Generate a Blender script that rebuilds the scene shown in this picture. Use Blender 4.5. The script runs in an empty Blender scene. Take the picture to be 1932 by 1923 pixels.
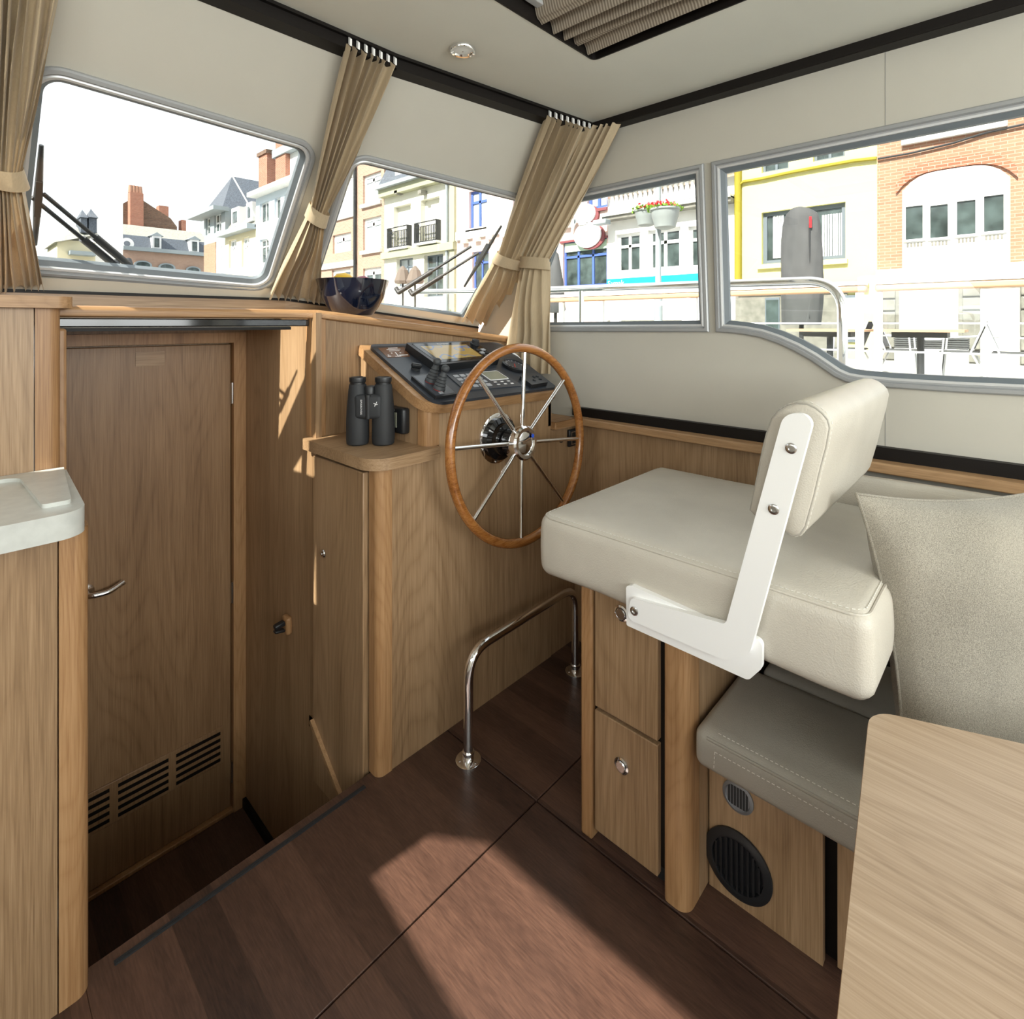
import bpy, math, random
import numpy as np
from mathutils import Vector, Matrix
from mathutils.geometry import tessellate_polygon
random.seed(7)
SC = bpy.context.scene
COL = SC.collection
# ------------------------------------------------------------------ camera, light, exposure
EYE = 1.30                      # lens height above the saloon floor; X starboard, Y forward, Z up
FPX, CX, HY = 1020.0, 966.0, 610.0
YAW = math.radians(46.8)
cam = bpy.data.objects.new('camera', bpy.data.cameras.new('camera')); COL.objects.link(cam)
cam.location = (0, 0, EYE); cam.rotation_euler = (math.pi/2, 0, -YAW)
cam.data.sensor_width = 36; cam.data.lens = 36*FPX/1932
cam.data.shift_y = -(961.5-HY)/1932; cam.data.clip_start = .02; cam.data.clip_end = 500
SC.camera = cam
vs = SC.view_settings
vs.view_transform = 'Standard'; vs.look = 'None'; vs.gamma = 1; vs.use_curve_mapping = False
vs.exposure = 0.38
cy = SC.cycles; cy.max_bounces = 7; cy.diffuse_bounces = 4; cy.glossy_bounces = 3; cy.transmission_bounces = 3; cy.transparent_max_bounces = 14
cy.caustics_reflective = False; cy.caustics_refractive = False; cy.adaptive_threshold = .06; cy.use_light_tree = False
W = bpy.data.worlds.new('sky'); SC.world = W; W.use_nodes = True
bg = W.node_tree.nodes['Background']; bg.inputs[0].default_value = (.93, .97, 1, 1); bg.inputs[1].default_value = 1.35
SUN = Vector((1, .07, -.90)).normalized()
sl = bpy.data.lights.new('sun', 'SUN'); sl.energy = 9.5; sl.angle = math.radians(.6); sl.color = (1, .93, .82)
so = bpy.data.objects.new('sun', sl); COL.objects.link(so); so.rotation_euler = SUN.to_track_quat('-Z', 'Y').to_euler()
def area(name, loc, dirv, sx, sy, e, color=(1, 1, 1)):
    l = bpy.data.lights.new(name, 'AREA'); l.shape = 'RECTANGLE'; l.size = sx; l.size_y = sy; l.energy = e; l.color = color
    o = bpy.data.objects.new(name, l); COL.objects.link(o); o.location = loc
    o.rotation_euler = Vector(dirv).to_track_quat('-Z', 'Y').to_euler(); return o
area('fill_lamp_aft', (.55, -2.28, 1.62), (0, 1, -.05), 2.2, .8, 50, (.97, 1, .97))  # added fill lamp just inside the aft wall, brightens the cabin
area('fill_lamp_port', (-.80, -.5, 1.5), (1, .15, -.1), 2.8, .6, 26, (.97, 1, .98))  # added fill lamp just inside the port wall, lifts the interior
# ------------------------------------------------------------------ measuring: pixel of the photo -> point on a known plane
DV = np.array([math.sin(YAW), math.cos(YAW), 0]); RV = np.array([math.cos(YAW), -math.sin(YAW), 0]); CAM = np.array([0, 0, EYE])
def U(px, py, X=None, Y=None, Z=None, pl=None):
    v = DV+(px-CX)/FPX*RV+np.array([0, 0, (HY-py)/FPX])
    if pl is not None: t = np.dot(pl[0], pl[1]-CAM)/np.dot(pl[0], v)
    elif X is not None: t = X/v[0]
    elif Y is not None: t = Y/v[1]
    else: t = (Z-EYE)/v[2]
    return CAM+t*v
def plane(a, b, c, off=0.):
    a, b, c = (np.array(q, float) for q in (a, b, c)); n = np.cross(b-a, c-a); n /= np.linalg.norm(n)
    if np.dot(n, CAM-a) < 0: n = -n
    return n, a+n*off
# ------------------------------------------------------------------ mesh helpers
def link(o, parent=None):
    COL.objects.link(o)
    if parent is not None:
        o.parent = parent; o.matrix_parent_inverse = WM[parent.name].inverted()
    return o
WM = {}
def thing(name, label, cat, loc=(0, 0, 0), group=None, kind=None):
    o = bpy.data.objects.new(name, None); COL.objects.link(o); o.location = loc; o.empty_display_size = .05
    WM[o.name] = Matrix.Translation(loc)
    if label: o['label'] = label
    if cat: o['category'] = cat
    if group: o['group'] = group
    if kind: o['kind'] = kind
    return o
def ob(name, vf, mat, parent=None, smooth=None, bevel=None, label=None, cat=None, group=None, kind=None, seg=2):
    V, F = vf
    V = np.array(V, float).reshape(-1, 3)
    loc = np.zeros(3)
    if parent is None:
        lo, hi = V.min(0), V.max(0); loc = np.array([(lo[0]+hi[0])/2, (lo[1]+hi[1])/2, lo[2]])
    me = bpy.data.meshes.new(name); me.from_pydata([tuple(v) for v in V-loc], [], F); me.update()
    me.materials.append(MAT[mat] if isinstance(mat, str) else mat)
    if smooth:
        me.polygons.foreach_set('use_smooth', [True]*len(me.polygons))
        try: me.set_sharp_from_angle(angle=math.radians(smooth))
        except Exception: pass
    o = bpy.data.objects.new(name, me); link(o, parent)
    if parent is None: o.location = loc; WM[o.name] = Matrix.Translation(loc)
    else: WM[o.name] = Matrix.Identity(4)
    if bevel:
        m = o.modifiers.new('bevel', 'BEVEL'); m.width = bevel; m.segments = seg; m.limit_method = 'ANGLE'; m.angle_limit = math.radians(40)
        if not smooth:
            me.polygons.foreach_set('use_smooth', [True]*len(me.polygons)); me.set_sharp_from_angle(angle=math.radians(50))
            m.harden_normals = False
    if label: o['label'] = label
    if cat: o['category'] = cat
    if group: o['group'] = group
    if kind: o['kind'] = kind
    return o
def copy_tree(root, loc, label=None, rz=0., scale=1.):
    r = root.copy(); COL.objects.link(r); r.location = loc; r.rotation_euler = (0, 0, rz); r.scale = (scale,)*3
    if label: r['label'] = label
    def rec(s, d):
        for ch in [c for c in bpy.data.objects if c.parent == s]:
            k = ch.copy(); COL.objects.link(k); k.parent = d; rec(ch, k)
    rec(root, r); return r
def join(*vfs):
    V, F = [], []
    for v, f in vfs:
        n = len(V); V += [tuple(q) for q in v]; F += [tuple(i+n for i in g) for g in f]
    return V, F
def box(x0, x1, y0, y1, z0, z1):
    V = [(x, y, z) for z in (z0, z1) for y in (y0, y1) for x in (x0, x1)]
    return V, [(0, 2, 3, 1), (4, 5, 7, 6), (0, 1, 5, 4), (2, 6, 7, 3), (0, 4, 6, 2), (1, 3, 7, 5)]
def obox(c, ax, ay, az, sx, sy, sz):   # box with its own axes; c = centre
    c, ax, ay, az = (np.array(q, float) for q in (c, ax, ay, az))
    V, F = box(-sx/2, sx/2, -sy/2, sy/2, -sz/2, sz/2)
    return [tuple(c+ax*v[0]+ay*v[1]+az*v[2]) for v in V], F
def rounded(pts, r, n=6):
    """fillet the corners of a 2D polygon; r number or list"""
    out = []; N = len(pts); rs = r if isinstance(r, (list, tuple)) else [r]*N
    for i in range(N):
        p = np.array(pts[i], float); a = np.array(pts[i-1], float); b = np.array(pts[(i+1) % N], float); rr = rs[i]
        if rr <= 0: out.append(tuple(p)); continue
        u = (a-p)/np.linalg.norm(a-p); v = (b-p)/np.linalg.norm(b-p)
        ang = math.acos(max(-1, min(1, float(np.dot(u, v))))); t = rr/math.tan(ang/2)
        t = min(t, .48*np.linalg.norm(a-p), .48*np.linalg.norm(b-p)); rr = t*math.tan(ang/2)
        bis = (u+v)/np.linalg.norm(u+v); c = p+bis*rr/math.sin(ang/2)
        a0 = math.atan2(*(p+u*t-c)[::-1]); a1 = math.atan2(*(p+v*t-c)[::-1]); dl = (a1-a0+math.pi) % (2*math.pi)-math.pi
        out += [(c[0]+rr*math.cos(a0+dl*k/n), c[1]+rr*math.sin(a0+dl*k/n)) for k in range(n+1)]
    return out
def plate(outline, holes, w0, w1, mp):
    """flat plate with holes; (u,v) outline, w from w0 to w1; mp(u,v,w)->xyz"""
    loops = [list(outline)]+[list(h) for h in holes]
    flat = [p for l in loops for p in l]; n = len(flat)
    tris = tessellate_polygon([[Vector((p[0], p[1], 0)) for p in l] for l in loops])
    V = [mp(p[0], p[1], w0) for p in flat]+[mp(p[0], p[1], w1) for p in flat]
    F = [tuple(t) for t in tris]+[tuple(i+n for i in t[::-1]) for t in tris]
    k = 0
    for l in loops:
        m = len(l)
        F += [(k+i, k+(i+1) % m, n+k+(i+1) % m, n+k+i) for i in range(m)]; k += m
    return V, F
def area2(p): return sum(p[i-1][0]*p[i][1]-p[i][0]*p[i-1][1] for i in range(len(p)))/2
def offset(pts, d):
    """inward offset of a closed polygon (mitre)"""
    s = 1 if area2(pts) > 0 else -1; N = len(pts); out = []
    for i in range(N):
        p = np.array(pts[i], float); a = np.array(pts[i-1], float); b = np.array(pts[(i+1) % N], float)
        e1 = p-a; e2 = b-p
        if np.linalg.norm(e1) < 1e-9: e1 = e2
        if np.linalg.norm(e2) < 1e-9: e2 = e1
        n1 = np.array([-e1[1], e1[0]])/np.linalg.norm(e1)*s; n2 = np.array([-e2[1], e2[0]])/np.linalg.norm(e2)*s
        m = n1+n2; m = m/max(1e-6, np.linalg.norm(m)); c = max(.35, float(np.dot(m, n1)))
        out.append(tuple(p+m*d/c))
    return out
def frame(outline, prof, mp, closed=True):
    """mitred frame: prof = [(inset, w)...] closed ring of the section"""
    N = len(outline); loops = [[mp(q[0], q[1], w) for q in offset(outline, o)] for o, w in prof]
    V = [p for l in loops for p in l]; F = []; M = len(prof)
    for j in range(M):
        k = (j+1) % M
        for i in range(N):
            i2 = (i+1) % N; F.append((j*N+i, j*N+i2, k*N+i2, k*N+i))
    return V, F
def tube(path, r, n=12, closed=False, flat=1.0):
    P = [np.array(p, float) for p in path]; N = len(P); V = []; F = []
    rs = r if isinstance(r, (list, tuple)) else [r]*N
    tan = []
    for i in range(N):
        a = P[i-1] if (i > 0 or closed) else P[i]; b = P[(i+1) % N] if (i < N-1 or closed) else P[i]
        t = b-a; tan.append(t/max(1e-9, np.linalg.norm(t)))
    up = np.array([0, 0, 1.]) if abs(tan[0][2]) < .9 else np.array([1., 0, 0])
    u = np.cross(tan[0], up); u /= np.linalg.norm(u)
    for i in range(N):
        u = u-tan[i]*np.dot(u, tan[i]); u /= max(1e-9, np.linalg.norm(u)); v = np.cross(tan[i], u)
        for k in range(n):
            a = 2*math.pi*k/n; V.append(tuple(P[i]+rs[i]*(u*math.cos(a)+v*math.sin(a)*flat)))
    for i in range(N if closed else N-1):
        j = (i+1) % N
        for k in range(n): F.append((i*n+k, i*n+(k+1) % n, j*n+(k+1) % n, j*n+k))
    if not closed: F += [tuple(range(n))[::-1], tuple(range((N-1)*n, N*n))]
    return V, F
def fillet_path(pts, r, n=6):
    out = [tuple(pts[0])]
    for i in range(1, len(pts)-1):
        p = np.array(pts[i], float); a = np.array(pts[i-1], float); b = np.array(pts[i+1], float)
        u = (a-p)/np.linalg.norm(a-p); v = (b-p)/np.linalg.norm(b-p)
        for k in range(n+1):
            t = k/n; q = (1-t)**2*(p+u*r)+2*t*(1-t)*p+t*t*(p+v*r); out.append(tuple(q))
    out.append(tuple(pts[-1])); return out
def lathe(prof, o=(0, 0, 0), ax=(0, 0, 1), n=32, cap=True):
    o = np.array(o, float); ax = np.array(ax, float); ax /= np.linalg.norm(ax)
    e = np.array([1., 0, 0]) if abs(ax[0]) < .8 else np.array([0, 1., 0])
    u = np.cross(ax, e); u /= np.linalg.norm(u); v = np.cross(ax, u); V = []; F = []
    for r, h in prof:
        for k in range(n):
            a = 2*math.pi*k/n; V.append(tuple(o+ax*h+max(r, 1e-5)*(u*math.cos(a)+v*math.sin(a))))
    for j in range(len(prof)-1):
        for k in range(n): F.append((j*n+k, j*n+(k+1) % n, (j+1)*n+(k+1) % n, (j+1)*n+k))
    if cap:
        F.append(tuple(range(n))[::-1]); F.append(tuple(range((len(prof)-1)*n, len(prof)*n)))
    return V, F
def softbox(c, s, r, n=10, fn=None, ax=None):
    """rounded box on a subdivided cube; fn(unit coords, point) may push points about"""
    idx = {}; V = []; F = []; h = np.array(s, float)/2
    def vid(p):
        k = tuple(int(round(q*1000)) for q in p)
        if k not in idx:
            idx[k] = len(V); q = np.array(p)*h; inn = np.clip(q, -(h-r), h-r); d = q-inn; L = np.linalg.norm(d)
            q = inn+(d/L*r if L > 1e-9 else 0)
            if fn is not None: q = fn(np.array(p), q)
            if ax is not None: q = ax[0]*q[0]+ax[1]*q[1]+ax[2]*q[2]
            V.append(tuple(q+np.array(c)))
        return idx[k]
    g = np.concatenate([[-1], [-1+2*r/max(s)*.33], [-1+2*r/max(s)*.66], np.linspace(-1+2*r/max(s), 1-2*r/max(s), n), [1-2*r/max(s)*.66], [1-2*r/max(s)*.33], [1]])
    for a in range(3):
        for sg in (-1, 1):
            for i in range(len(g)-1):
                for j in range(len(g)-1):
                    q = []
                    for (ii, jj) in ((i, j), (i+1, j), (i+1, j+1), (i, j+1)):
                        p = [0, 0, 0]; p[a] = sg; p[(a+1) % 3] = g[ii]; p[(a+2) % 3] = g[jj]; q.append(vid(p))
                    F.append(tuple(q if sg > 0 else q[::-1]))
    return V, F
def text(name, s, size, mp, mat, parent, depth=.0004, align='CENTER', **kw):
    cu = bpy.data.curves.new('lettering', 'FONT'); cu.body = s; cu.size = size; cu.align_x = align; cu.align_y = 'CENTER'; cu.resolution_u = 2
    to = bpy.data.objects.new('lettering', cu); COL.objects.link(to)
    dg = bpy.context.evaluated_depsgraph_get(); me = bpy.data.meshes.new_from_object(to.evaluated_get(dg))
    V = [mp(v.co.x, v.co.y, depth) for v in me.vertices]; F = [tuple(p.vertices) for p in me.polygons]
    bpy.data.objects.remove(to); bpy.data.meshes.remove(me)
    return ob(name, (V, F), mat, parent, **kw)
# ------------------------------------------------------------------ materials
MAT = {}
class NT:
    def __init__(s, name):
        s.m = bpy.data.materials.new(name); s.m.use_nodes = True; s.t = s.m.node_tree; s.b = s.t.nodes['Principled BSDF']; MAT[name] = s.m
    def n(s, typ, **kw):
        x = s.t.nodes.new(typ)
        for k, v in kw.items():
            if k.startswith('i_'):
                key = k[2:].replace('_', ' '); x.inputs[int(key) if key.isdigit() else key].default_value = v
            else: setattr(x, k, v)
        return x
    def l(s, a, b): s.t.links.new(a, b)
    def ramp(s, fac, stops):
        r = s.n('ShaderNodeValToRGB'); s.l(fac, r.inputs[0]); e = r.color_ramp.elements
        while len(e) < len(stops): e.new(.5)
        for q, (p, c) in zip(e, stops): q.position = p; q.color = (*c, 1) if len(c) == 3 else c
        return r.outputs[0]
    def coords(s, scale=(1, 1, 1), rnd=0., rot=(0, 0, 0)):
        g = s.n('ShaderNodeNewGeometry').outputs['Position']
        if rnd:
            oi = s.n('ShaderNodeObjectInfo'); m = s.n('ShaderNodeVectorMath', operation='MULTIPLY_ADD'); s.l(oi.outputs['Random'], m.inputs[0])
            m.inputs[1].default_value = (rnd, rnd*.7, rnd*1.3); s.l(g, m.inputs[2]); g = m.outputs[0]
        mp = s.n('ShaderNodeMapping'); mp.inputs['Scale'].default_value = scale; mp.inputs['Rotation'].default_value = rot; s.l(g, mp.inputs[0]); return mp.outputs[0]
    def bump(s, h, strength=.2, dist=.002):
        b = s.n('ShaderNodeBump'); b.inputs['Strength'].default_value = strength; b.inputs['Distance'].default_value = dist; s.l(h, b.inputs['Height']); s.l(b.outputs[0], s.b.inputs['Normal'])
    def set(s, **kw):
        for k, v in kw.items(): s.b.inputs[k.replace('_', ' ')].default_value = v
        return s
def plain(name, c, rough=.5, metal=0., spec=.5, noise=0., nscale=8., bump=0., bscale=300., coat=0., trans=0.):
    s = NT(name); s.set(Base_Color=(*c, 1), Roughness=rough, Metallic=metal)
    s.b.inputs['Specular IOR Level'].default_value = spec
    if coat: s.b.inputs['Coat Weight'].default_value = coat; s.b.inputs['Coat Roughness'].default_value = .08
    if noise:
        t = s.n('ShaderNodeTexNoise', i_Scale=nscale, i_Detail=5.0); s.l(s.coords(), t.inputs[0])
        s.l(s.ramp(t.outputs[0], [(.3, tuple(q*(1-noise) for q in c)), (.7, tuple(min(1, q*(1+noise)) for q in c))]), s.b.inputs[0])
    if bump:
        t = s.n('ShaderNodeTexNoise', i_Scale=bscale, i_Detail=3.0); s.l(s.coords(), t.inputs[0]); s.bump(t.outputs[0], bump)
    return s
def wood(name, dark, mid, light, axis='z', rough=.42, bands=5., rnd=3., figure=1.0, coat=0.):
    s = NT(name); ix = 'xyz'.index(axis)
    def st(a, l): v = [a, a, a]; v[ix] = l; return tuple(v)
    def math_(op, x, y=None, z=None):
        m = s.n('ShaderNodeMath', operation=op)
        for i, q in enumerate((x, y, z)):
            if q is None: continue
            if isinstance(q, (int, float)): m.inputs[i].default_value = q
            else: s.l(q, m.inputs[i])
        return m.outputs[0]
    def noise(scale, detail, dist=0.):
        t = s.n('ShaderNodeTexNoise', i_Scale=1.0, i_Detail=float(detail), i_Distortion=float(dist)); s.l(s.coords(scale, rnd), t.inputs[0]); return t.outputs[0]
    ring = noise(st(3.0*bands/5, .36*bands/5), 1.5)          # growth rings cut by the board: contour lines of a long soft field
    ring = math_('POWER', math_('SUBTRACT', 1., math_('ABSOLUTE', math_('SINE', math_('MULTIPLY', ring, 105.*figure)))), 1.6)
    fine = noise(st(420, 9), 3); streak = noise(st(120, 2.4), 3); tone = noise(st(7, .5), 1)
    f = math_('MULTIPLY_ADD', ring, -.085, math_('MULTIPLY_ADD', fine, .50, math_('MULTIPLY_ADD', streak, .34, math_('MULTIPLY', tone, .42))))
    s.l(s.ramp(f, [(.38, dark), (.58, mid), (.76, light)]), s.b.inputs[0])
    s.set(Roughness=rough); s.bump(fine, .10, .0008)
    if coat: s.b.inputs['Coat Weight'].default_value = coat; s.b.inputs['Coat Roughness'].default_value = .12
    return s
wood('walnut', (.215, .128, .064), (.335, .212, .114), (.44, .292, .168))
wood('walnut_x', (.215, .128, .064), (.335, .212, .114), (.44, .292, .168), 'x', bands=9)
wood('walnut_y', (.215, .128, .064), (.335, .212, .114), (.44, .292, .168), 'y', bands=9)
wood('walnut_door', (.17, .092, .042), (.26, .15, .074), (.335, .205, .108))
wood('post_wood', (.25, .125, .052), (.37, .20, .088), (.46, .27, .13), figure=1.4, bands=9)
wood('trim_x', (.25, .13, .055), (.36, .20, .09), (.46, .275, .135), 'x', bands=14)
wood('trim_y', (.30, .175, .085), (.42, .255, .13), (.52, .33, .18), 'y', bands=14)
wood('table_wood', (.30, .205, .128), (.40, .285, .186), (.475, .35, .24), 'y', bands=6, rough=.35)
wood('teak', (.17, .055, .012), (.33, .125, .03), (.46, .20, .055), 'x', bands=8, rough=.22, coat=.6, figure=1.2)
def floorwood():
    s = NT('floor_wood'); co = s.coords((1, 1, 1), 0)
    sep = s.n('ShaderNodeSeparateXYZ'); s.l(co, sep.inputs[0])
    m = s.n('ShaderNodeMath', operation='MULTIPLY'); s.l(sep.outputs[0], m.inputs[0]); m.inputs[1].default_value = 11.5
    f = s.n('ShaderNodeMath', operation='FLOOR'); s.l(m.outputs[0], f.inputs[0])
    wn = s.n('ShaderNodeTexWhiteNoise', noise_dimensions='1D'); s.l(f.outputs[0], wn.inputs['W'])
    fn = s.n('ShaderNodeTexNoise', i_Scale=1.0, i_Detail=4.0); s.l(s.coords((260, 26, 60)), fn.inputs[0])
    bn = s.n('ShaderNodeTexNoise', i_Scale=1.0, i_Detail=3.0); s.l(s.coords((30, 2.5, 8)), bn.inputs[0])
    a = s.n('ShaderNodeMath', operation='MULTIPLY_ADD'); s.l(wn.outputs['Value'], a.inputs[0]); a.inputs[1].default_value = .28
    b = s.n('ShaderNodeMath', operation='MULTIPLY_ADD'); s.l(fn.outputs[0], b.inputs[0]); b.inputs[1].default_value = .5
    c = s.n('ShaderNodeMath', operation='MULTIPLY'); s.l(bn.outputs[0], c.inputs[0]); c.inputs[1].default_value = .35
    s.l(c.outputs[0], b.inputs[2]); s.l(b.outputs[0], a.inputs[2])
    s.l(s.ramp(a.outputs[0], [(.3, (.030, .016, .012)), (.55, (.072, .038, .027)), (.85, (.140, .074, .050))]), s.b.inputs[0])
    s.set(Roughness=.36); s.bump(fn.outputs[0], .25, .0015)
floorwood()
def leather(name, c, rough=.45):
    s = NT(name); s.set(Roughness=rough)
    v = s.n('ShaderNodeTexVoronoi', i_Scale=330.0); s.l(s.coords(), v.inputs[0])
    n = s.n('ShaderNodeTexNoise', i_Scale=9.0, i_Detail=4.0); s.l(s.coords(), n.inputs[0])
    s.l(s.ramp(n.outputs[0], [(.3, tuple(q*.94 for q in c)), (.7, tuple(min(1, q*1.04) for q in c))]), s.b.inputs[0])
    h = s.n('ShaderNodeMath', operation='MULTIPLY_ADD'); s.l(n.outputs[0], h.inputs[0]); h.inputs[1].default_value = 3.; s.l(v.outputs['Distance'], h.inputs[2])
    s.bump(h.outputs[0], .22, .0022)
leather('leather', (.58, .54, .465)); leather('leather_taupe', (.40, .375, .325), .5)
def cloth(name, c, sc, contrast=.12, bump=.3, aniso=(1, 1, 1), rough=.85, sheen=.2):
    s = NT(name); s.set(Roughness=rough); s.b.inputs['Sheen Weight'].default_value = sheen
    n = s.n('ShaderNodeTexNoise', i_Scale=sc, i_Detail=4.0); s.l(s.coords(aniso), n.inputs[0])
    n2 = s.n('ShaderNodeTexNoise', i_Scale=6.0, i_Detail=2.0); s.l(s.coords(), n2.inputs[0])
    mx = s.n('ShaderNodeMath', operation='MULTIPLY_ADD'); s.l(n2.outputs[0], mx.inputs[0]); mx.inputs[1].default_value = .3; s.l(n.outputs[0], mx.inputs[2])
    s.l(s.ramp(mx.outputs[0], [(.45, tuple(q*(1-contrast) for q in c)), (.85, tuple(min(1, q*(1+contrast)) for q in c))]), s.b.inputs[0])
    s.bump(n.outputs[0], bump, .0015); return s
cs = cloth('curtain', (.52, .415, .275), 1.0, .06, .12, (260, 260, 30))
# thin cloth lets some daylight through
tl = cs.n('ShaderNodeBsdfTranslucent'); tl.inputs[0].default_value = (.62, .46, .27, 1); mxs = cs.n('ShaderNodeMixShader'); mxs.inputs[0].default_value = .10
cs.l(cs.b.outputs[0], mxs.inputs[1]); cs.l(tl.outputs[0], mxs.inputs[2]); cs.l(mxs.outputs[0], cs.t.nodes['Material Output'].inputs[0])
cloth('linen', (.295, .27, .22), 1.0, .40, .6, (620, 620, 620))
def blindcloth():
    s = NT('blind_cloth'); s.set(Roughness=.85)
    wv = s.n('ShaderNodeTexWave', wave_type='BANDS', bands_direction='Y', i_Scale=38., i_Distortion=.6); s.l(s.coords(), wv.inputs[0])
    s.l(s.ramp(wv.outputs['Fac'], [(.35, (.20, .165, .125)), (.75, (.40, .345, .275))]), s.b.inputs[0])
blindcloth()
plain('wall_vinyl', (.555, .53, .465), .55, bump=.05, bscale=500, noise=.015)
plain('ceiling_vinyl', (.73, .735, .67), .6, bump=.05, bscale=500, noise=.015)
plain('rail_brown', (.007, .005, .004), .5, spec=.25)
plain('black_plastic', (.014, .015, .017), .38, bump=.04, bscale=600)
plain('rubber_black', (.022, .024, .027), .6)
plain('rubber_grey', (.05, .055, .06), .55)
plain('dash_grey', (.030, .036, .046), .42, bump=.06, bscale=700)
plain('dash_panel', (.050, .058, .072), .35)
plain('gloss_black', (.006, .006, .007), .08)
plain('navy_gloss', (.006, .009, .022), .05, coat=1.)
plain('chrome', (.86, .86, .87), .07, 1.)
plain('steel', (.72, .72, .72), .22, 1.)
plain('alu', (.40, .41, .42), .42, .25)
plain('alu_bright', (.66, .67, .68), .35, .3)
plain('alu_dark', (.30, .315, .335), .45, .6)
plain('gasket', (.16, .185, .205), .5)
plain('white_plastic', (.95, .95, .94), .38)
plain('cream_panel', (.62, .56, .46), .5)
plain('counter_stone', (.60, .615, .58), .28, noise=.07, nscale=40)
plain('lemon', (.80, .50, .03), .4, bump=.2, bscale=160); plain('plum', (.30, .03, .05), .3)
plain('thread', (.72, .70, .64), .7)
plain('print_white', (.85, .85, .85), .5); plain('print_red', (.75, .05, .03), .5); plain('key_grey', (.42, .44, .47), .4)
plain('chart_brown', (.16, .07, .03), .35); plain('lcd', (.30, .31, .24), .25); plain('blue_badge', (.03, .10, .65), .2)
def screen():
    s = NT('chart_screen'); s.set(Roughness=.08, Base_Color=(.01, .01, .012, 1))
    n = s.n('ShaderNodeTexNoise', i_Scale=14., i_Detail=1.); s.l(s.coords(), n.inputs[0])
    c = s.ramp(n.outputs[0], [(.40, (.40, .27, .07)), (.55, (.42, .29, .08)), (.57, (.10, .17, .34)), (.60, (.12, .2, .36)), (.62, (.38, .28, .09))])
    s.l(c, s.b.inputs['Emission Color']); s.b.inputs['Emission Strength'].default_value = .55
screen()
def glass():
    m = bpy.data.materials.new('glass'); m.use_nodes = True; t = m.node_tree; MAT['glass'] = m; t.nodes.remove(t.nodes['Principled BSDF'])
    tr = t.nodes.new('ShaderNodeBsdfTransparent'); tr.inputs[0].default_value = (.97, .985, .98, 1)
    gl = t.nodes.new('ShaderNodeBsdfGlossy'); gl.inputs['Roughness'].default_value = .01
    fr = t.nodes.new('ShaderNodeFresnel')
    ge = t.nodes.new('ShaderNodeNewGeometry'); mr = t.nodes.new('ShaderNodeMapRange')     # same reflectance from either face of the pane
    mr.inputs['To Min'].default_value = 1.4; mr.inputs['To Max'].default_value = 1/1.4; t.links.new(ge.outputs['Backfacing'], mr.inputs['Value']); t.links.new(mr.outputs[0], fr.inputs[0])
    mx = t.nodes.new('ShaderNodeMixShader'); t.links.new(fr.outputs[0], mx.inputs[0]); t.links.new(tr.outputs[0], mx.inputs[1]); t.links.new(gl.outputs[0], mx.inputs[2])
    t.links.new(mx.outputs[0], t.nodes['Material Output'].inputs[0])
glass()
def lampglass():
    s = NT('lamp_glass'); s.set(Base_Color=(.55, .58, .55, 1), Roughness=.4); s.b.inputs['Emission Color'].default_value = (1, .95, .85, 1); s.b.inputs['Emission Strength'].default_value = .12
lampglass()
# outdoors
def brick(name, c1, c2, mortar, sc=1.):
    s = NT(name); s.set(Roughness=.9); b = s.n('ShaderNodeTexBrick'); co = s.coords((1, 1, 1), rot=(0, 0, 0))
    sp = s.n('ShaderNodeSeparateXYZ'); s.l(co, sp.inputs[0]); ad = s.n('ShaderNodeMath', operation='ADD'); s.l(sp.outputs[0], ad.inputs[0]); s.l(sp.outputs[1], ad.inputs[1])
    cb = s.n('ShaderNodeCombineXYZ'); s.l(ad.outputs[0], cb.inputs[0]); s.l(sp.outputs[2], cb.inputs[1]); s.l(cb.outputs[0], b.inputs['Vector'])
    b.inputs['Color1'].default_value = (*c1, 1); b.inputs['Color2'].default_value = (*c2, 1); b.inputs['Mortar'].default_value = (*mortar, 1)
    b.inputs['Scale'].default_value = 1.; b.inputs['Brick Width'].default_value = .22*sc; b.inputs['Row Height'].default_value = .072*sc; b.inputs['Mortar Size'].default_value = .008*sc
    s.l(b.outputs[0], s.b.inputs[0])
brick('brick_red', (.33, .155, .097), (.375, .20, .128), (.38, .275, .21)); brick('brick_dark', (.10, .055, .035), (.19, .10, .06), (.20, .17, .14)); brick('brick_chimney', (.30, .10, .055), (.40, .15, .09), (.34, .27, .22)); brick('brick_pink', (.345, .21, .152), (.39, .25, .185), (.40, .32, .26))
plain('render_yellow', (.64, .61, .28), .9); plain('yellow_strong', (.27, .23, .015), .8); plain('render_white', (.74, .74, .72), .9, noise=.05, nscale=3); plain('render_ivory', (.70, .69, .60), .9); plain('olive_trim', (.36, .37, .25), .8)
plain('render_pink', (.68, .52, .47), .9); plain('render_blue', (.58, .66, .74), .9); plain('render_cream', (.70, .63, .44), .9)
plain('slate', (.085, .10, .125), .7, noise=.35, nscale=12); plain('slate_light', (.27, .27, .24), .8, noise=.2, nscale=6); plain('zinc', (.27, .31, .33), .6)
plain('stone_grey', (.20, .195, .17), .9, noise=.25, nscale=5); plain('paving', (.42, .41, .38), .9, noise=.1, nscale=2); plain('pane', (.055, .075, .075), .06, noise=.6, nscale=2.5); plain('pane_pale', (.40, .45, .48), .1)  # pane: mottled green-grey colour stands in for reflected foliage
plain('frame_blue', (.06, .12, .42), .5); plain('frame_white', (.80, .80, .80), .5); plain('frame_grey', (.12, .15, .18), .5); plain('maroon', (.20, .05, .06), .6); plain('iron', (.02, .022, .025), .5)
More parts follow.
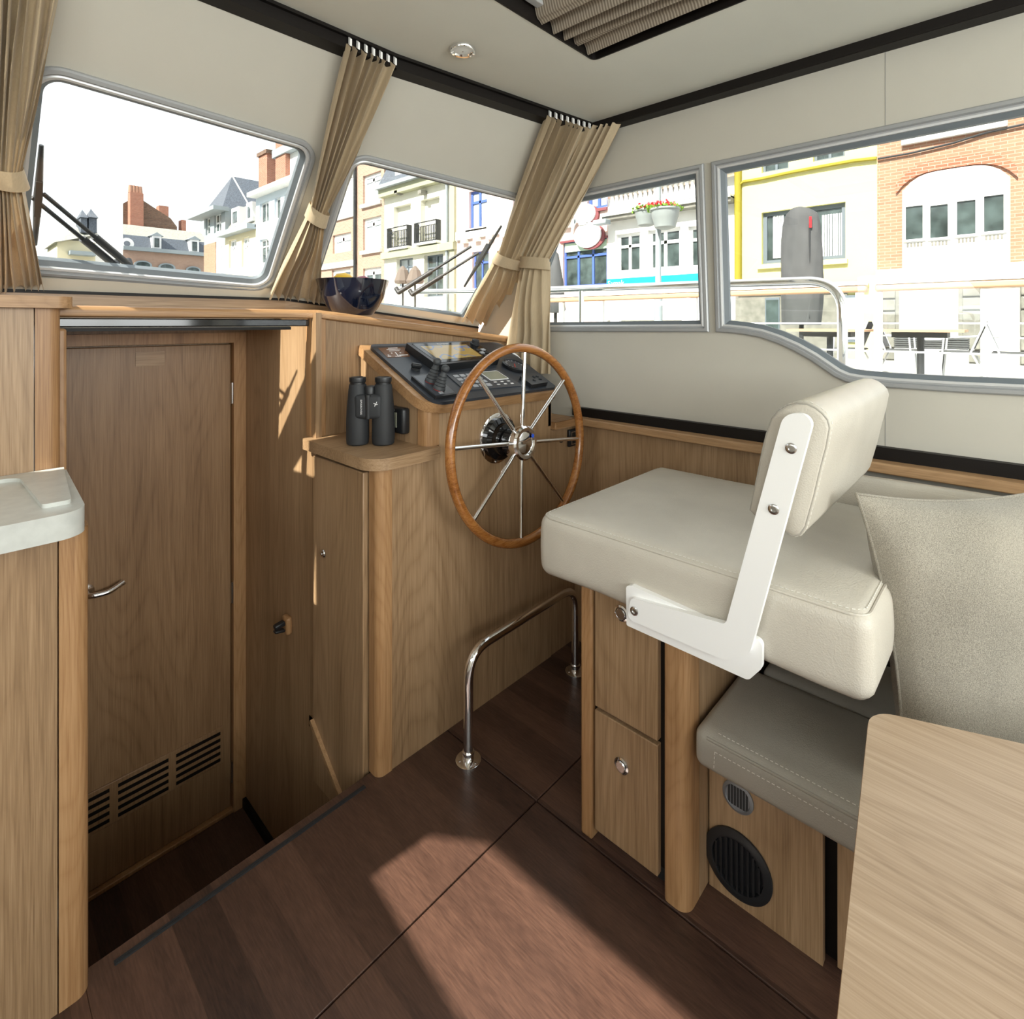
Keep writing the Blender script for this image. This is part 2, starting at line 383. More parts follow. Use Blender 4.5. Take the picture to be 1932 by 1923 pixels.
plain('curtain_white', (.75, .77, .78), .9); plain('teal_sign', (.0, .36, .48), .5); plain('mint', (.45, .62, .48), .7); plain('canvas_grey', (.075, .078, .082), .8, noise=.12, nscale=6); plain('canvas_brown', (.16, .13, .11), .9)
plain('petal_red', (.75, .02, .03), .6); plain('leaf_green', (.16, .30, .03), .7); plain('planter_grey', (.27, .30, .30), .6); plain('hand_rail_wood', (.55, .34, .20), .6); plain('water', (.06, .08, .07), .08, bump=.3, bscale=3); plain('trees', (.03, .06, .02), .95, noise=.6, nscale=.4); plain('hull_white', (.80, .80, .78), .3)
# ------------------------------------------------------------------ the planes of the wheelhouse
class PL:
    def __init__(s, a, b, c):
        s.o = np.array(a, float); s.eu = np.array(b, float)-s.o; s.eu /= np.linalg.norm(s.eu)
        q = np.array(c, float)-s.o; q -= s.eu*np.dot(q, s.eu); s.ev = -q/np.linalg.norm(q)
        s.n = np.cross(s.eu, s.ev)
        if np.dot(s.n, CAM-s.o) < 0: s.n = -s.n
    def mp(s, u, v, w=0.): return tuple(s.o+s.eu*u+s.ev*v+s.n*w)
    def uv(s, p): q = np.array(p, float)-s.o; return (float(np.dot(q, s.eu)), float(np.dot(q, s.ev)))
    def px(s, x, y, w=0.): return s.uv(U(x, y, pl=(s.n, s.o+s.n*w)))
    def pt(s, x, y, w=0.): return U(x, y, pl=(s.n, s.o+s.n*w))
    def at(s, x, z):  # point of the plane with this X and Z
        y = s.o[1]-(s.n[0]*(x-s.o[0])+s.n[2]*(z-s.o[2]))/s.n[1]; return (x, y, z)
MID = PL((0, 1.38, 2.1), (1, 1.38, 2.1), (0, 2.05, 1.34))
SIDE = PL((.94, 1.38, 2.1), (1.82, 1.27, 2.1), (.97, 2.04, 1.34))
CL = .50                                  # boat's centre line
mir = lambda p: (2*CL-p[0], p[1], p[2])
SIDEP = PL(mir((.94, 1.38, 2.1)), mir((1.82, 1.27, 2.1)), mir((.97, 2.04, 1.34)))
XS, XP = 1.84, -.84                       # starboard and port walls
mpS = lambda u, v, w=0.: (XS-w, u, v)     # (Y, Z, inward)
mpP = lambda u, v, w=0.: (XP+w, u, v)
def wpx(x, y): p = U(x, y, X=XS); return (p[1], p[2])
# ---- floor
fl = ob('floor', join(box(XP, .2, -2.3, 1.5, -.06, -.022), box(.2, .862, -2.3, 1.365, -.06, -.022), box(.862, XS, -2.3, 1.75, -.06, -.022)), 'rail_brown', kind='structure')
for x0, x1, y0, y1 in ((XP, 1.116, -2.3, .957), (XP, .2, .961, 1.5), (.2, 1.116, .961, 1.37), (1.120, XS, -2.3, .957), (1.120, XS, .961, 1.36)):
    ob('floor_panel', box(x0, x1, y0, y1, -.022, 0), 'floor_wood', fl, bevel=.0015)
ob('tread_strip', join(*[box(.247, .822, 1.333+k*.0055, 1.3375+k*.0055, -.002, .0035) for k in range(2)]), 'rubber_black', fl)
f2 = ob('floor_stairwell', box(.2, .862, 1.2, 2.40, -.70, -.66), 'floor_wood', kind='structure')
ob('skirting', box(.848, .862, 1.4, 2.31, -.66, -.625), 'rail_brown', f2)
ob('riser', box(.2, .862, 1.34, 1.36, -.66, -.022), 'floor_wood', f2)
# ---- walls
win3 = [(.805, 1.858), (.785, 1.269), (1.70, 1.262), (1.42, 1.852)]
w4o = [(-1.6, 1.862), (-1.6, 1.121)]+[wpx(*p) for p in ((1932, 747), (1800, 740), (1683, 732), (1625, 726), (1597, 721), (1575, 711), (1530, 680), (1500, 663), (1467, 648), (1435, 637), (1403, 631), (1375, 628), (1352, 627))]+[(.778, 1.857)]
w3i = offset(win3, .012); w4i = offset(w4o, .012)
Yb = SIDE.at(XS, 1.25)[1]; Yt = SIDE.at(XS, 2.10)[1]
ws = ob('wall_starboard', plate([(-2.3, 2.14), (-2.3, -.05), (1.75, -.05), (Yb-.02, 1.2), (Yt+.02, 2.14)], [w3i, w4i], -.045, 0, mpS), 'wall_vinyl', kind='structure')
ob('seam', join(box(XS-.0006, XS, .2770, .2779, 1.86, 2.07), box(XS-.0006, XS, .2770, .2779, .95, 1.115)), 'alu_dark', ws)
ob('wall_lining', box(1.80, XS, .40, 1.36, -.02, .90), 'walnut', ws)
ob('ledge_board', box(1.77, XS, -2.3, 1.345, .888, .917), 'trim_y', ws, bevel=.004)
ob('ledge_gap', box(1.815, XS, -2.3, 1.36, .917, .952), 'rail_brown', ws)
PROF = [(0, 0), (0, .009), (.010, .013), (.017, .013), (.019, .007), (.027, .007), (.030, .013), (.038, .012), (.040, -.006), (.040, -.03), (0, -.03)]
def window(n, outline, mp, label):
    w = thing('window_%d' % n, label, 'window', mp(*np.mean(outline, axis=0), 0), kind='structure')
    ob('outer_frame', frame(outline, [(0, 0), (0, .008), (.004, .012), (.013, .013), (.016, .006), (.016, -.02), (0, -.02)], mp), 'alu', w, smooth=25)
    ob('bead', frame(offset(outline, .016), [(0, -.02), (0, .004), (.006, .008), (.012, .006), (.012, -.02)], mp), 'alu_bright', w, smooth=25)
    ob('gasket', frame(offset(outline, .028), [(0, -.028), (0, -.002), (.013, -.012), (.013, -.028)], mp), 'gasket', w, smooth=25)
    ob('pane', plate(offset(outline, .036), [], -.024, -.019, mp), 'glass', w)
    return w
window(3, win3, mpS, 'small grey-framed side window nearest the windscreen, lamp post seen through it')
window(4, w4o, mpS, 'large side window whose grey frame swoops down above the helm seat')
# port and aft walls (behind the lens) let the daylight in
sun_patch_hole = [(1.007, 1.388), (.970, 1.566), (.843, 1.641), (.300, 1.662), (.10, 1.36), (.655, 1.360)]  # unseen opening, outline shaped so the sun falls as the floor patch
pw5 = [(-1.9, 1.8), (-1.9, 1.2), (-.3, 1.2), (-.3, 1.8)]
ob('wall_port', plate([(-2.3, 2.14), (-2.3, -.05), (1.75, -.05), (Yb-.02, 1.2), (Yt+.02, 2.14)], [sun_patch_hole, pw5], -.045, 0, mpP), 'wall_vinyl', kind='structure')
ob('wall_aft', plate([(XP, 2.14), (XP, -.05), (.25, -.05), (.25, 1.92), (.95, 1.92), (.95, -.05), (XS, -.05), (XS, 2.14)], [[(-.5, 1.75), (-.5, 1.0), (.1, 1.0), (.1, 1.75)], [(1.1, 1.75), (1.1, 1.0), (1.65, 1.0), (1.65, 1.75)]], 0, .05, lambda u, v, w: (u, -2.3-w, v)), 'wall_vinyl', kind='structure')
# windscreen walls
w1 = rounded([MID.px(*p) for p in ((42, 103), (603, 272), (512, 551), (6, 512))], [.075, .07, .075, .06], 8)
m0 = MID.uv((.195, 1.38, 2.1)); 
midout = [MID.uv(MID.at(.055, 2.075)), MID.uv(MID.at(.055, 1.39)), MID.uv(MID.at(.965, 1.39)), MID.uv(MID.at(.943, 2.075))]
wf = ob('wall_windscreen', plate(midout, [offset(w1, .012)], -.04, 0, MID.mp), 'wall_vinyl', kind='structure')
w2 = rounded([SIDE.px(658, 283), SIDE.px(1032, 379), SIDE.uv(SIDE.at(1.77, 1.300)), SIDE.px(566, 577)], [.075, .05, .05, .06], 8)
sideout = [SIDE.uv(SIDE.at(.943, 2.075)), SIDE.uv(SIDE.at(.967, 1.31)), SIDE.uv(SIDE.at(XS+.02, 1.18)), SIDE.uv(SIDE.at(XS+.02, 2.075))]
ob('wall_windscreen_starboard', plate(sideout, [offset(w2, .012)], -.04, 0, SIDE.mp), 'wall_vinyl', kind='structure')
m3 = lambda u, v, w=0.: mir(SIDE.mp(u, v, w))
ob('wall_windscreen_port', plate(sideout, [offset(w2, .012)], -.04, 0, m3), 'wall_vinyl', kind='structure')
window(1, w1, MID.mp, 'centre windscreen pane with rounded grey frame, rooftops seen through it')
window(2, w2, SIDE.mp, 'windscreen pane behind the dark bowl, balconies seen through it')
window(5, w2, m3, 'port windscreen pane to the left of the frame')
# ---- ceiling with hatch
HX0, HX1, HY0, HY1 = -.15, 1.37, -.6, .945
cl = ob('ceiling', plate([(XP+.03, -2.3), (1.795, -2.3), (1.80, 1.262), (.938, 1.362), (.06, 1.362), (XP+.06, 1.25)], [rounded([(HX0, HY0), (HX1, HY0), (HX1, HY1), (HX0, HY1)], .018, 5)], 2.10, 2.13, lambda u, v, w: (u, v, w)), 'ceiling_vinyl', kind='structure')
ob('roof_skin', plate([(XP-.1, -2.4), (XS+.1, -2.4), (XS+.1, 1.30), (.94, 1.42), (.06, 1.42), (XP-.1, 1.3)], [[(HX0-.03, HY0-.03), (HX1+.03, HY0-.03), (HX1+.03, HY1+.03), (HX0-.03, HY1+.03)]], 2.15, 2.19, lambda u, v, w: (u, v, w)), 'hull_white', cl)
ob('hatch_gasket', frame(rounded([(HX0-.002, HY0-.002), (HX1+.002, HY0-.002), (HX1+.002, HY1+.002), (HX0-.002, HY1+.002)], .018, 5), [(0, 2.099), (.005, 2.099), (.005, 2.16), (0, 2.16)], lambda u, v, w: (u, v, w)), 'rail_brown', cl)
ob('hatch_lining', frame([(HX0-.03, HY0-.03), (HX1+.03, HY0-.03), (HX1+.03, HY1+.03), (HX0-.03, HY1+.03)], [(0, 2.13), (.004, 2.13), (.004, 2.24), (0, 2.24)], lambda u, v, w: (u, v, w)), 'cream_panel', cl)
ob('hatch_lid', box(HX0-.05, HX1+.05, HY0-.05, HY1+.05, 2.215, 2.24), 'cream_panel', cl)
ob('blind_track', join(box(HX0, HX1, HY1-.035, HY1-.012, 2.135, 2.16), box(HX0, HX1, HY1-.06, HY1-.045, 2.145, 2.165)), 'alu_bright', cl, bevel=.002)
# dark curtain rails under the ceiling edge
def bar(a, b, w, h, up=(0, 0, 1)):
    a, b = np.array(a, float), np.array(b, float); t = (b-a)/np.linalg.norm(b-a); n = np.cross(t, np.array(up, float)); n /= np.linalg.norm(n)
    return obox((a+b)/2, t, n, np.cross(n, t), np.linalg.norm(b-a), w, h)
rl = ob('trim_1', bar((1.815, -2.3, 2.088), (1.815, 1.27, 2.088), .05, .04), 'rail_brown', kind='structure')
ob('track_lip', bar((1.789, -2.3, 2.072), (1.789, 1.255, 2.072), .006, .006), 'rail_brown', rl)
r2 = ob('trim_2', bar((.06, 1.385, 2.084), (.945, 1.385, 2.084), .055, .045), 'rail_brown', kind='structure')
ob('track_lip', bar((.06, 1.352, 2.096), (.94, 1.352, 2.096), .012, .010), 'rail_brown', r2)
r3 = ob('trim_3', bar((.935, 1.387, 2.084), (1.83, 1.275, 2.084), .055, .045), 'rail_brown', kind='structure')
ob('track_lip', bar((.94, 1.352, 2.096), (1.80, 1.245, 2.096), .012, .010), 'rail_brown', r3)
ob('trim_4', bar(mir((.935, 1.387, 2.084)), mir((1.83, 1.275, 2.084)), .055, .045), 'rail_brown', kind='structure')
# ---- pleated blind drawn back in the hatch
def blind():
    V = []; F = []; nx, ny = 120, 40
    for i in range(nx+1):
        u = i/nx
        for j in range(ny+1):
            v = j/ny; y = HY0+(HY1-.006-HY0)*v
            x = 1.07+(.294)*u+.006*math.sin(9*v+3*u); ph = 2*math.pi*(5.2*u**1.1+.35*math.sin(2.2*v+.5))
            z = 2.124+.020*math.sin(ph)+.006*math.sin(2.3*ph+4*v)
            V.append((x, y, z))
    for i in range(nx):
        for j in range(ny): a = i*(ny+1)+j; F.append((a, a+ny+1, a+ny+2, a+1))
    return V, F
ob('roof_blind', blind(), 'blind_cloth', smooth=60, label='brown striped pleated blind bunched up in the ceiling hatch', cat='blind')
# ---- ceiling lamp
dl = thing('ceiling_lamp', 'round chrome-rimmed spot lamp recessed in the pale ceiling', 'lamp', (1.052, 1.185, 2.0995))
ob('rim', lathe([(.026, .0), (.030, -.007), (.036, -.008), (.0385, -.004), (.0385, .004)], (1.052, 1.185, 2.0995), n=40, cap=False), 'chrome', dl, smooth=40)
ob('lens', lathe([(.0275, -.002), (.015, -.004), (.001, -.0045)], (1.052, 1.185, 2.0995), n=40), 'lamp_glass', dl, smooth=40)
ob('switch_dot', lathe([(.003, -.007), (.001, -.0075)], (1.052, 1.185, 2.0995), n=12), 'steel', dl)
# ------------------------------------------------------------------ windscreen shelf, companionway, door
def lz(x): return 1.345 if x < .88 else 1.345-.110*(min(x, 1.84)-.88)/.96
xs = [.05]+list(np.linspace(.30, .84, 6))+list(np.linspace(.88, 1.83, 14))
def loft(sec):  # sec(x) -> ring of (y,z)
    V = []; F = []; m = len(sec(xs[0]))
    for x in xs: V += [(x, y, z) for y, z in sec(x)]
    for i in range(len(xs)-1):
        for k in range(m): F.append((i*m+k, i*m+(k+1) % m, (i+1)*m+(k+1) % m, (i+1)*m+k))
    return V, F+[tuple(range(m))[::-1], tuple(range((len(xs)-1)*m, len(xs)*m))]
bump_y = lambda x: 1.735-.022*max(0, min(1, (x-.84)/.08))
sh = thing('windscreen_shelf', 'long wooden shelf with rounded lip running below the windscreen', 'shelf', (1.0, 1.8, 1.2), kind='structure')
def lip(x, yb): return [(bump_y(x), lz(x)), (bump_y(x)-.007, lz(x)-.004), (bump_y(x)-.009, lz(x)-.014), (bump_y(x)-.007, lz(x)-.026), (bump_y(x), lz(x)-.030), (yb, lz(x)-.030), (yb, lz(x))]
XA = xs; xs = [x for x in XA if x >= .88]; sf = ob('shelf_board', loft(lambda x: lip(x, 2.12)), 'trim_x', sh, smooth=50)
xs = [x for x in XA if x <= .881]; ob('shelf_lip', loft(lambda x: lip(x, 1.755)), 'trim_x', sh, smooth=50); xs = XA
ob('deck_head', box(.05, .90, 2.03, 2.40, 1.285, 1.34), 'cream_panel', sh)
fy = lambda x: MID.at(x, 1.40)[1]-.005 if x < .945 else SIDE.at(x, lz(x)+.06)[1]-.005
ob('upstand', loft(lambda x: [(fy(x)-.02, lz(x)), (fy(x)-.02, lz(x)+.038), (fy(x)+.05, lz(x)+.038), (fy(x)+.05, lz(x))]), 'walnut_x', sh)
ob('black_joint', loft(lambda x: [(fy(x)-.023, lz(x)+.038), (fy(x)-.023, lz(x)+.047), (fy(x)+.05, lz(x)+.047), (fy(x)+.05, lz(x)+.038)]), 'rail_brown', sh)
ob('sill_strip', loft(lambda x: [(fy(x)-.012, lz(x)+.047), (fy(x)-.030, lz(x)+.080), (fy(x)+.02, lz(x)+.080), (fy(x)+.05, lz(x)+.047)]), 'cream_panel', sh)
# sliding hatch over the companionway
hs = thing('sliding_hatch', 'black-edged sliding hatch slotted in above the cabin door', 'hatch', (.55, 1.8, 1.27))
ob('black_edge', box(.205, .856, 1.737, 1.750, 1.290, 1.313), 'gloss_black', hs, bevel=.003)
ob('lower_edge', box(.205, .80, 1.750, 1.757, 1.279, 1.288), 'rail_brown', hs)
ob('underside', box(.205, .80, 1.757, 1.768, 1.283, 1.291), 'cream_panel', hs)
# port bulkhead beside the companionway, its post and cap
bh = thing('port_bulkhead', 'wooden bulkhead panel with rounded post at the left edge above the worktop', 'panel', (-.2, 1.7, 0), kind='structure')
ob('panel', box(XP, .153, 1.65, 1.67, -.05, 1.335), 'walnut', bh)
ob('corner_post', plate(rounded([(.155, 1.648), (.202, 1.648), (.202, 1.72), (.155, 1.72)], [.0, .045, .0, .0], 8), [], .95, 1.335, lambda u, v, w: (u, v, w)), 'post_wood', bh, smooth=40)
ob('cap_board', plate(rounded([(XP, 1.615), (.222, 1.615), (.222, 1.75), (.2, 2.05), (XP, 2.05)], [0, .03, 0, 0, 0], 6), [], 1.335, 1.362, lambda u, v, w: (u, v, w)), 'trim_x', bh, bevel=.004)
ob('inner_lining', box(.178, .2, 1.70, 2.32, -.66, 1.334), 'walnut', bh)
ob('edge_board', box(.199, .222, 1.725, 1.755, -.66, 1.287), 'post_wood', bh, bevel=.006)
# cabin door in its frame
YD = 2.315; mD = lambda u, v, w: (u, YD+w, v)
ob('wall_cabin', box(.15, .90, YD+.036, YD+.06, -.70, 1.34), 'walnut', kind='structure')
dr = thing('door_1', 'narrow wooden cabin door with chrome lever at the foot of the steps', 'door', (.57, YD, -.66), kind='structure')
ob('door_frame', plate([(.203, -.66), (.235, -.66), (.235, 1.222), (.815, 1.222), (.815, -.66), (.862, -.66), (.862, 1.262), (.203, 1.262)], [], -.022, .034, mD), 'post_wood', dr, bevel=.003)
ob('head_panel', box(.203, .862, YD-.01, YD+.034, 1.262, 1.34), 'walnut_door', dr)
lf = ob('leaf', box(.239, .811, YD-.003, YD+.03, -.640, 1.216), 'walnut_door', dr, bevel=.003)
ob('threshold', box(.235, .815, YD-.020, YD+.034, -.66, -.644), 'post_wood', dr, bevel=.003)
for z in (1.02, .22, -.50):
    ob('hinge', join(lathe([(.006, -.042), (.006, .042)], (.8135, YD-.010, z), n=10), box(.8135, .821, YD-.010, YD-.002, z-.038, z+.038)), 'steel', dr, smooth=40)
p = U(163, 1120, Y=YD-.02)
hd = ob('handle', join(lathe([(.024, 0), (.024, .006), (.018, .010)], (p[0], YD-.003, p[2]+.002), (0, -1, 0), 24), tube(fillet_path([(p[0], YD-.005, p[2]), (p[0], YD-.055, p[2]), (p[0]+.055, YD-.06, p[2]-.002), (p[0]+.10, YD-.045, p[2]+.012)], .018, 6), .009, 12)), 'chrome', dr, smooth=50)
vx1 = float(U(420, 1500, Y=YD)[0])
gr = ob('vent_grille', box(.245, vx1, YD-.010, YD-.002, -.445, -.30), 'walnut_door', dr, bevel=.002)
for k in range(3):
    gw = (vx1-.245)/3
    for j in range(5):
        ob('vent_slot', box(.258+k*gw, .258+k*gw+gw*.86, YD-.0115, YD-.0095, -.432+j*.026, -.420+j*.026), 'rail_brown', gr)
p = U(283, 677, Y=YD)
ob('name_label', box(p[0]-.045, p[0]+.045, YD-.0055, YD-.0025, p[2]-.026, p[2]+.026), 'walnut_x', dr)
# ------------------------------------------------------------------ galley unit at the left edge
gl = thing('galley_unit', 'wooden galley cupboard at the left edge below the pale stone worktop', 'cabinet', (-.2, 1.5, 0))
ob('front_panel', box(XP, .156, 1.320, 1.34, 0.0, .905), 'walnut', gl)
ob('corner_post', plate(rounded([(.158, 1.318), (.205, 1.318), (.205, 1.38), (.158, 1.38)], [0, .045, 0, 0], 8), [], 0.0, .905, lambda u, v, w: (u, v, w)), 'post_wood', gl, smooth=40)
ob('side_panel', box(.175, .200, 1.38, 1.65, -.66, .905), 'walnut', gl)
wt = thing('worktop', 'pale grey stone worktop with raised rim at the left edge', 'worktop', (-.2, 1.5, .905))
cq = [U(x, y, Z=.952)[:2] for x, y in ((165, 962), (118, 884))]
ob('slab', plate(rounded([(XP, cq[0][1]+.0), (cq[0][0], cq[0][1]), (cq[1][0]+.004, 1.647), (XP, 1.647)], [0, .045, .0, 0], 8), [], .9055, .953, lambda u, v, w: (u, v, w)), 'counter_stone', wt, bevel=.006)
ob('raised_rim', plate(rounded([(.135, 1.33), (.178, 1.33), (.206, 1.645), (XP, 1.645), (XP, 1.61), (.125, 1.61)], [.01, .01, 0, 0, 0, .03], 5), [], .952, .961, lambda u, v, w: (u, v, w)), 'counter_stone', wt, bevel=.005)
# ------------------------------------------------------------------ helm console
hc = thing('helm_console', 'wooden helm console with sloping instrument top and side shelf', 'console', (1.3, 1.5, 0))
YF = 1.333; XW = .862; ZS = .918
ob('stairwell_side', box(XW, XW+.02, 1.702, YD-.0, -.66, 1.335), 'walnut', hc)
cd = ob('cupboard_door', box(XW-.016, XW+.006, 1.386, 1.690, -.20, ZS-.052), 'walnut', hc, bevel=.003)
p = U(611, 1044, X=XW-.016)
ob('knob', lathe([(.010, 0), (.013, .003), (.011, .006), (.004, .008), (.004, .010)], (XW-.016, p[1], p[2]), (-1, 0, 0), 20), 'steel', cd, smooth=40)
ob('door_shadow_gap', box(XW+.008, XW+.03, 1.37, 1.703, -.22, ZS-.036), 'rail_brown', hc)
ob('lower_panel', box(XW-.001, XW+.02, 1.36, 1.70, -.66, -.21), 'walnut', hc)
ob('lower_strip', bar((XW-.022, 1.69, .0), (XW-.022, 1.50, -.14), .012, .014), 'trim_y', hc)
qr = lambda x, y, r=.045: rounded([(x, y), (x+r+.002, y), (x+r+.002, y+r+.002), (x, y+r+.002)], [r, 0, 0, 0], 10)
ob('corner_post', plate(qr(XW-.002, YF-.003), [], 0, ZS-.034, lambda u, v, w: (u, v, w)), 'post_wood', hc, smooth=40)
ob('front_panel', plate([(XW+.047, 0), (1.641, 0), (1.641, 1.045), (1.083, 1.045), (1.083, ZS-.03), (XW+.047, ZS-.03)], [], YF, YF+.02, lambda u, v, w: (u, w, v)), 'walnut', hc)
ob('front_panel_starboard', box(1.643, 1.84, YF+.004, YF+.02, 0, .90), 'walnut', hc)
ob('shelf', plate(rounded([(XW-.040, YF-.035), (1.070, YF-.030), (1.085, 1.724), (XW-.034, 1.735)], [.07, .012, 0, .012], 8), [], ZS-.034, ZS, lambda u, v, w: (u, v, w)), 'walnut_x', hc, bevel=.005)
zt = lambda x: lz(x)-.030
def backpanel():
    X = [.909]+list(np.linspace(.96, 1.83, 8)); V = []; F = []
    for x in X: V += [(x, 1.724, .90), (x, 1.724, zt(x)), (x, 1.742, zt(x)), (x, 1.742, .90)]
    for i in range(len(X)-1):
        for k in range(4): F.append((4*i+k, 4*i+(k+1) % 4, 4*i+4+(k+1) % 4, 4*i+4+k))
    return V, F+[(3, 2, 1, 0)]
ob('back_panel', backpanel(), 'walnut', hc)
ob('upper_post', plate(qr(XW-.002, 1.721), [], ZS, 1.316, lambda u, v, w: (u, v, w)), 'post_wood', hc, smooth=40)
# dash box
DA = PL((1.03, 1.31, 1.052), (1.64, 1.31, 1.040), (1.03, 1.70, 1.216))
DA.ev = -DA.ev if DA.ev[2] < 0 else DA.ev; DA.n = np.cross(DA.eu, DA.ev); DA.n = DA.n if DA.n[2] > 0 else -DA.n
L = DA.uv((1.03, 1.715, 1.2223))[1]
def zd(x, y): return float(DA.o[2]-(DA.n[0]*(x-DA.o[0])+DA.n[1]*(y-DA.o[1]))/DA.n[2])
ob('dash_side', ([(x, y, z) for x in (1.037, 1.057) for y, z in ((1.385, .905), (1.722, .905), (1.722, zd(x, 1.722)-.02), (1.385, zd(x, 1.385)-.02))], [(0, 1, 2, 3), (7, 6, 5, 4), (0, 4, 5, 1), (1, 5, 6, 2), (2, 6, 7, 3), (3, 7, 4, 0)]), 'walnut', hc)
ob('dash_corner_post', plate(qr(1.035, YF-.002), [], ZS, 1.052, lambda u, v, w: (u, v, w)), 'post_wood', hc, smooth=40)
ob('dash_side_starboard', box(1.625, 1.642, YF, 1.722, .90, 1.05), 'walnut', hc)
ob('dash_board', plate(rounded([(-.02, -.008), (.645, -.008), (.62, L), (-.005, L)], [.07, .045, .01, .012], 8), [], -.032, 0, DA.mp), 'trim_x', hc, bevel=.005)
ob('ledge_corner', plate(rounded([(1.642, YF-.022), (1.78, YF-.022), (1.80, 1.72), (1.642, 1.72)], 0), [], .888, .917, lambda u, v, w: (u, v, w)), 'trim_x', hc, bevel=.004)
# instrument plate and instruments
dpx = lambda x, y, w=0.: DA.px(x, y, w)
ip = thing('instrument_panel', 'dark slate-coloured instrument plate with rounded corners on the helm console', 'panel', tuple(DA.mp(.3, .2)))
ob('plate', plate(rounded([dpx(*q) for q in ((693, 655), (941, 650), (1049, 735), (818, 767))], [.03, .03, .02, .045], 6), [], .0005, .011, DA.mp), 'dash_grey', ip, bevel=.006)
T0 = .0112
def quad(pts, w): return [dpx(x, y, w) for x, y in pts]
cp = thing('chart_plotter', 'black chart plotter with lit map screen on the instrument plate', 'screen', tuple(DA.mp(.25, .3, T0)))
q = quad(((765, 649), (898, 645), (943, 678), (824, 691)), .035)
ob('housing', plate(rounded(q, .008, 4), [], T0, .040, DA.mp), 'black_plastic', cp, bevel=.005)
def inset(q, a, b, c, d):  # sub-quad in bilinear coordinates; q = TL TR BR BL
    f = lambda u, v: tuple((1-v)*((1-u)*np.array(q[0])+u*np.array(q[1]))+v*((1-u)*np.array(q[3])+u*np.array(q[2])))
    return [f(a, b), f(c, b), f(c, d), f(a, d)]
ob('bezel', plate(inset(q, .05, .07, .95, .93), [], .040, .0408, DA.mp), 'gloss_black', cp)
ob('screen', plate(inset(q, .11, .20, .76, .82), [], .0408, .0412, DA.mp), 'chart_screen', cp)
k0 = np.mean(inset(q, .86, .12, .94, .28), axis=0)
ob('knob', lathe([(.020, 0), (.020, .004), (.016, .006), (.015, .018), (.011, .020)], DA.mp(*k0, .0408), DA.n, 24), 'rubber_black', cp, smooth=40)
for a in range(3):
    for b in range(2):
        ob('button', plate(rounded(inset(q, .80+b*.075, .48+a*.15, .86+b*.075, .57+a*.15), .002, 3), [], .0408, .0435, DA.mp), 'key_grey' if (a+b) % 2 else 'rubber_black', cp)
c0 = np.mean(inset(q, .38, .08, .5, .17), axis=0); eu2 = np.array(q[1])-np.array(q[0]); eu2 /= np.linalg.norm(eu2); ev2 = np.array([-eu2[1], eu2[0]])
tmap = lambda c, w0, sgn=1: (lambda x, y, w: DA.mp(c[0]+eu2[0]*x+ev2[0]*y, c[1]+eu2[1]*x+ev2[1]*y, w0+w))
text('brand_lettering', 'Raymarine', .013, tmap(c0, .0409), 'print_white', cp)
pk = thing('placard', 'small brown printed placard at the top left of the instrument plate', 'placard', tuple(DA.mp(.05, .33, T0)))
q2 = quad(((713, 657), (762, 655), (774, 673), (731, 675)), T0)
ob('card', plate(q2, [], T0-.0005, T0+.0008, DA.mp), 'chart_brown', pk)
ob('print', join(*[plate(inset(q2, a, b, c, d), [], T0+.0008, T0+.0011, DA.mp) for a, b, c, d in ((.35, .05, .72, .11), (.25, .2, .8, .24), (.30, .34, .72, .40), (.48, .5, .52, .97), (.30, .55, .36, .62), (.66, .55, .72, .62), (.06, .86, .2, .92), (.56, .80, .95, .86), (.10, .74, .16, .80), (.36, .9, .62, .95))]), 'print_white', pk)
ky = thing('ignition_key', 'black ignition key switch on the instrument plate', 'switch', tuple(DA.mp(*dpx(784, 697, T0), T0)))
c = dpx(784, 697, T0)
ob('collar', lathe([(.016, -.0005), (.016, .004), (.012, .006)], DA.mp(*c, T0), DA.n, 20), 'rubber_black', ky, smooth=40)
ob('grip', obox(DA.mp(*c, T0+.014), DA.eu*.9+DA.ev*-.43, DA.eu*.43+DA.ev*.9, DA.n, .036, .016, .016), 'black_plastic', ky, bevel=.005)
th = thing('thruster_control', 'control plate with two ribbed black joysticks beside the chart plotter', 'joystick', tuple(DA.mp(*dpx(825, 730, T0), T0)))
q3 = quad(((776, 709), (818, 704), (863, 743), (823, 749)), T0+.01)
ob('plate', plate(rounded(q3, .004, 3), [], T0-.0005, T0+.010, DA.mp), 'black_plastic', th, bevel=.003)
ob('face', plate(inset(q3, .04, .05, .96, .95), [], T0+.010, T0+.0107, DA.mp), 'dash_panel', th)
for (x, y) in ((813, 720), (828, 734)):
    c = dpx(x, y, T0+.01)
    o = np.array(DA.mp(*c, T0+.0107)); axv = DA.n*.93+np.array([.12, .1, .0])
    st = ob('joystick', lathe([(r*1.08, h*1.25) for r, h in ((.019, -.001), (.019, .004), (.0165, .008), (.018, .011), (.0145, .016), (.016, .019), (.0125, .024), (.014, .027), (.011, .032), (.012, .035), (.009, .040), (.009, .046))], o, axv, 24), 'rubber_grey', th, smooth=35)
    ob('knob', lathe([(.006, .056), (.012, .062), (.0135, .068), (.012, .075), (.006, .080)], o, axv, 24), 'rubber_grey', st, smooth=60)
    ob('red_ring', lathe([(.0200, -.0005), (.0203, .0003), (.019, .0006)], o, DA.n, 24, cap=False), 'print_red', th)
ob('button', plate(inset(q3, .28, .84, .44, .92), [], T0+.0105, T0+.0125, DA.mp), 'key_grey', th)
kp = thing('switch_keypad', 'grey membrane keypad with pale keys and small display behind the wheel rim', 'keypad', tuple(DA.mp(*dpx(910, 717, T0), T0)))
q4 = quad(((840, 706), (935, 696), (986, 729), (877, 738)), T0)
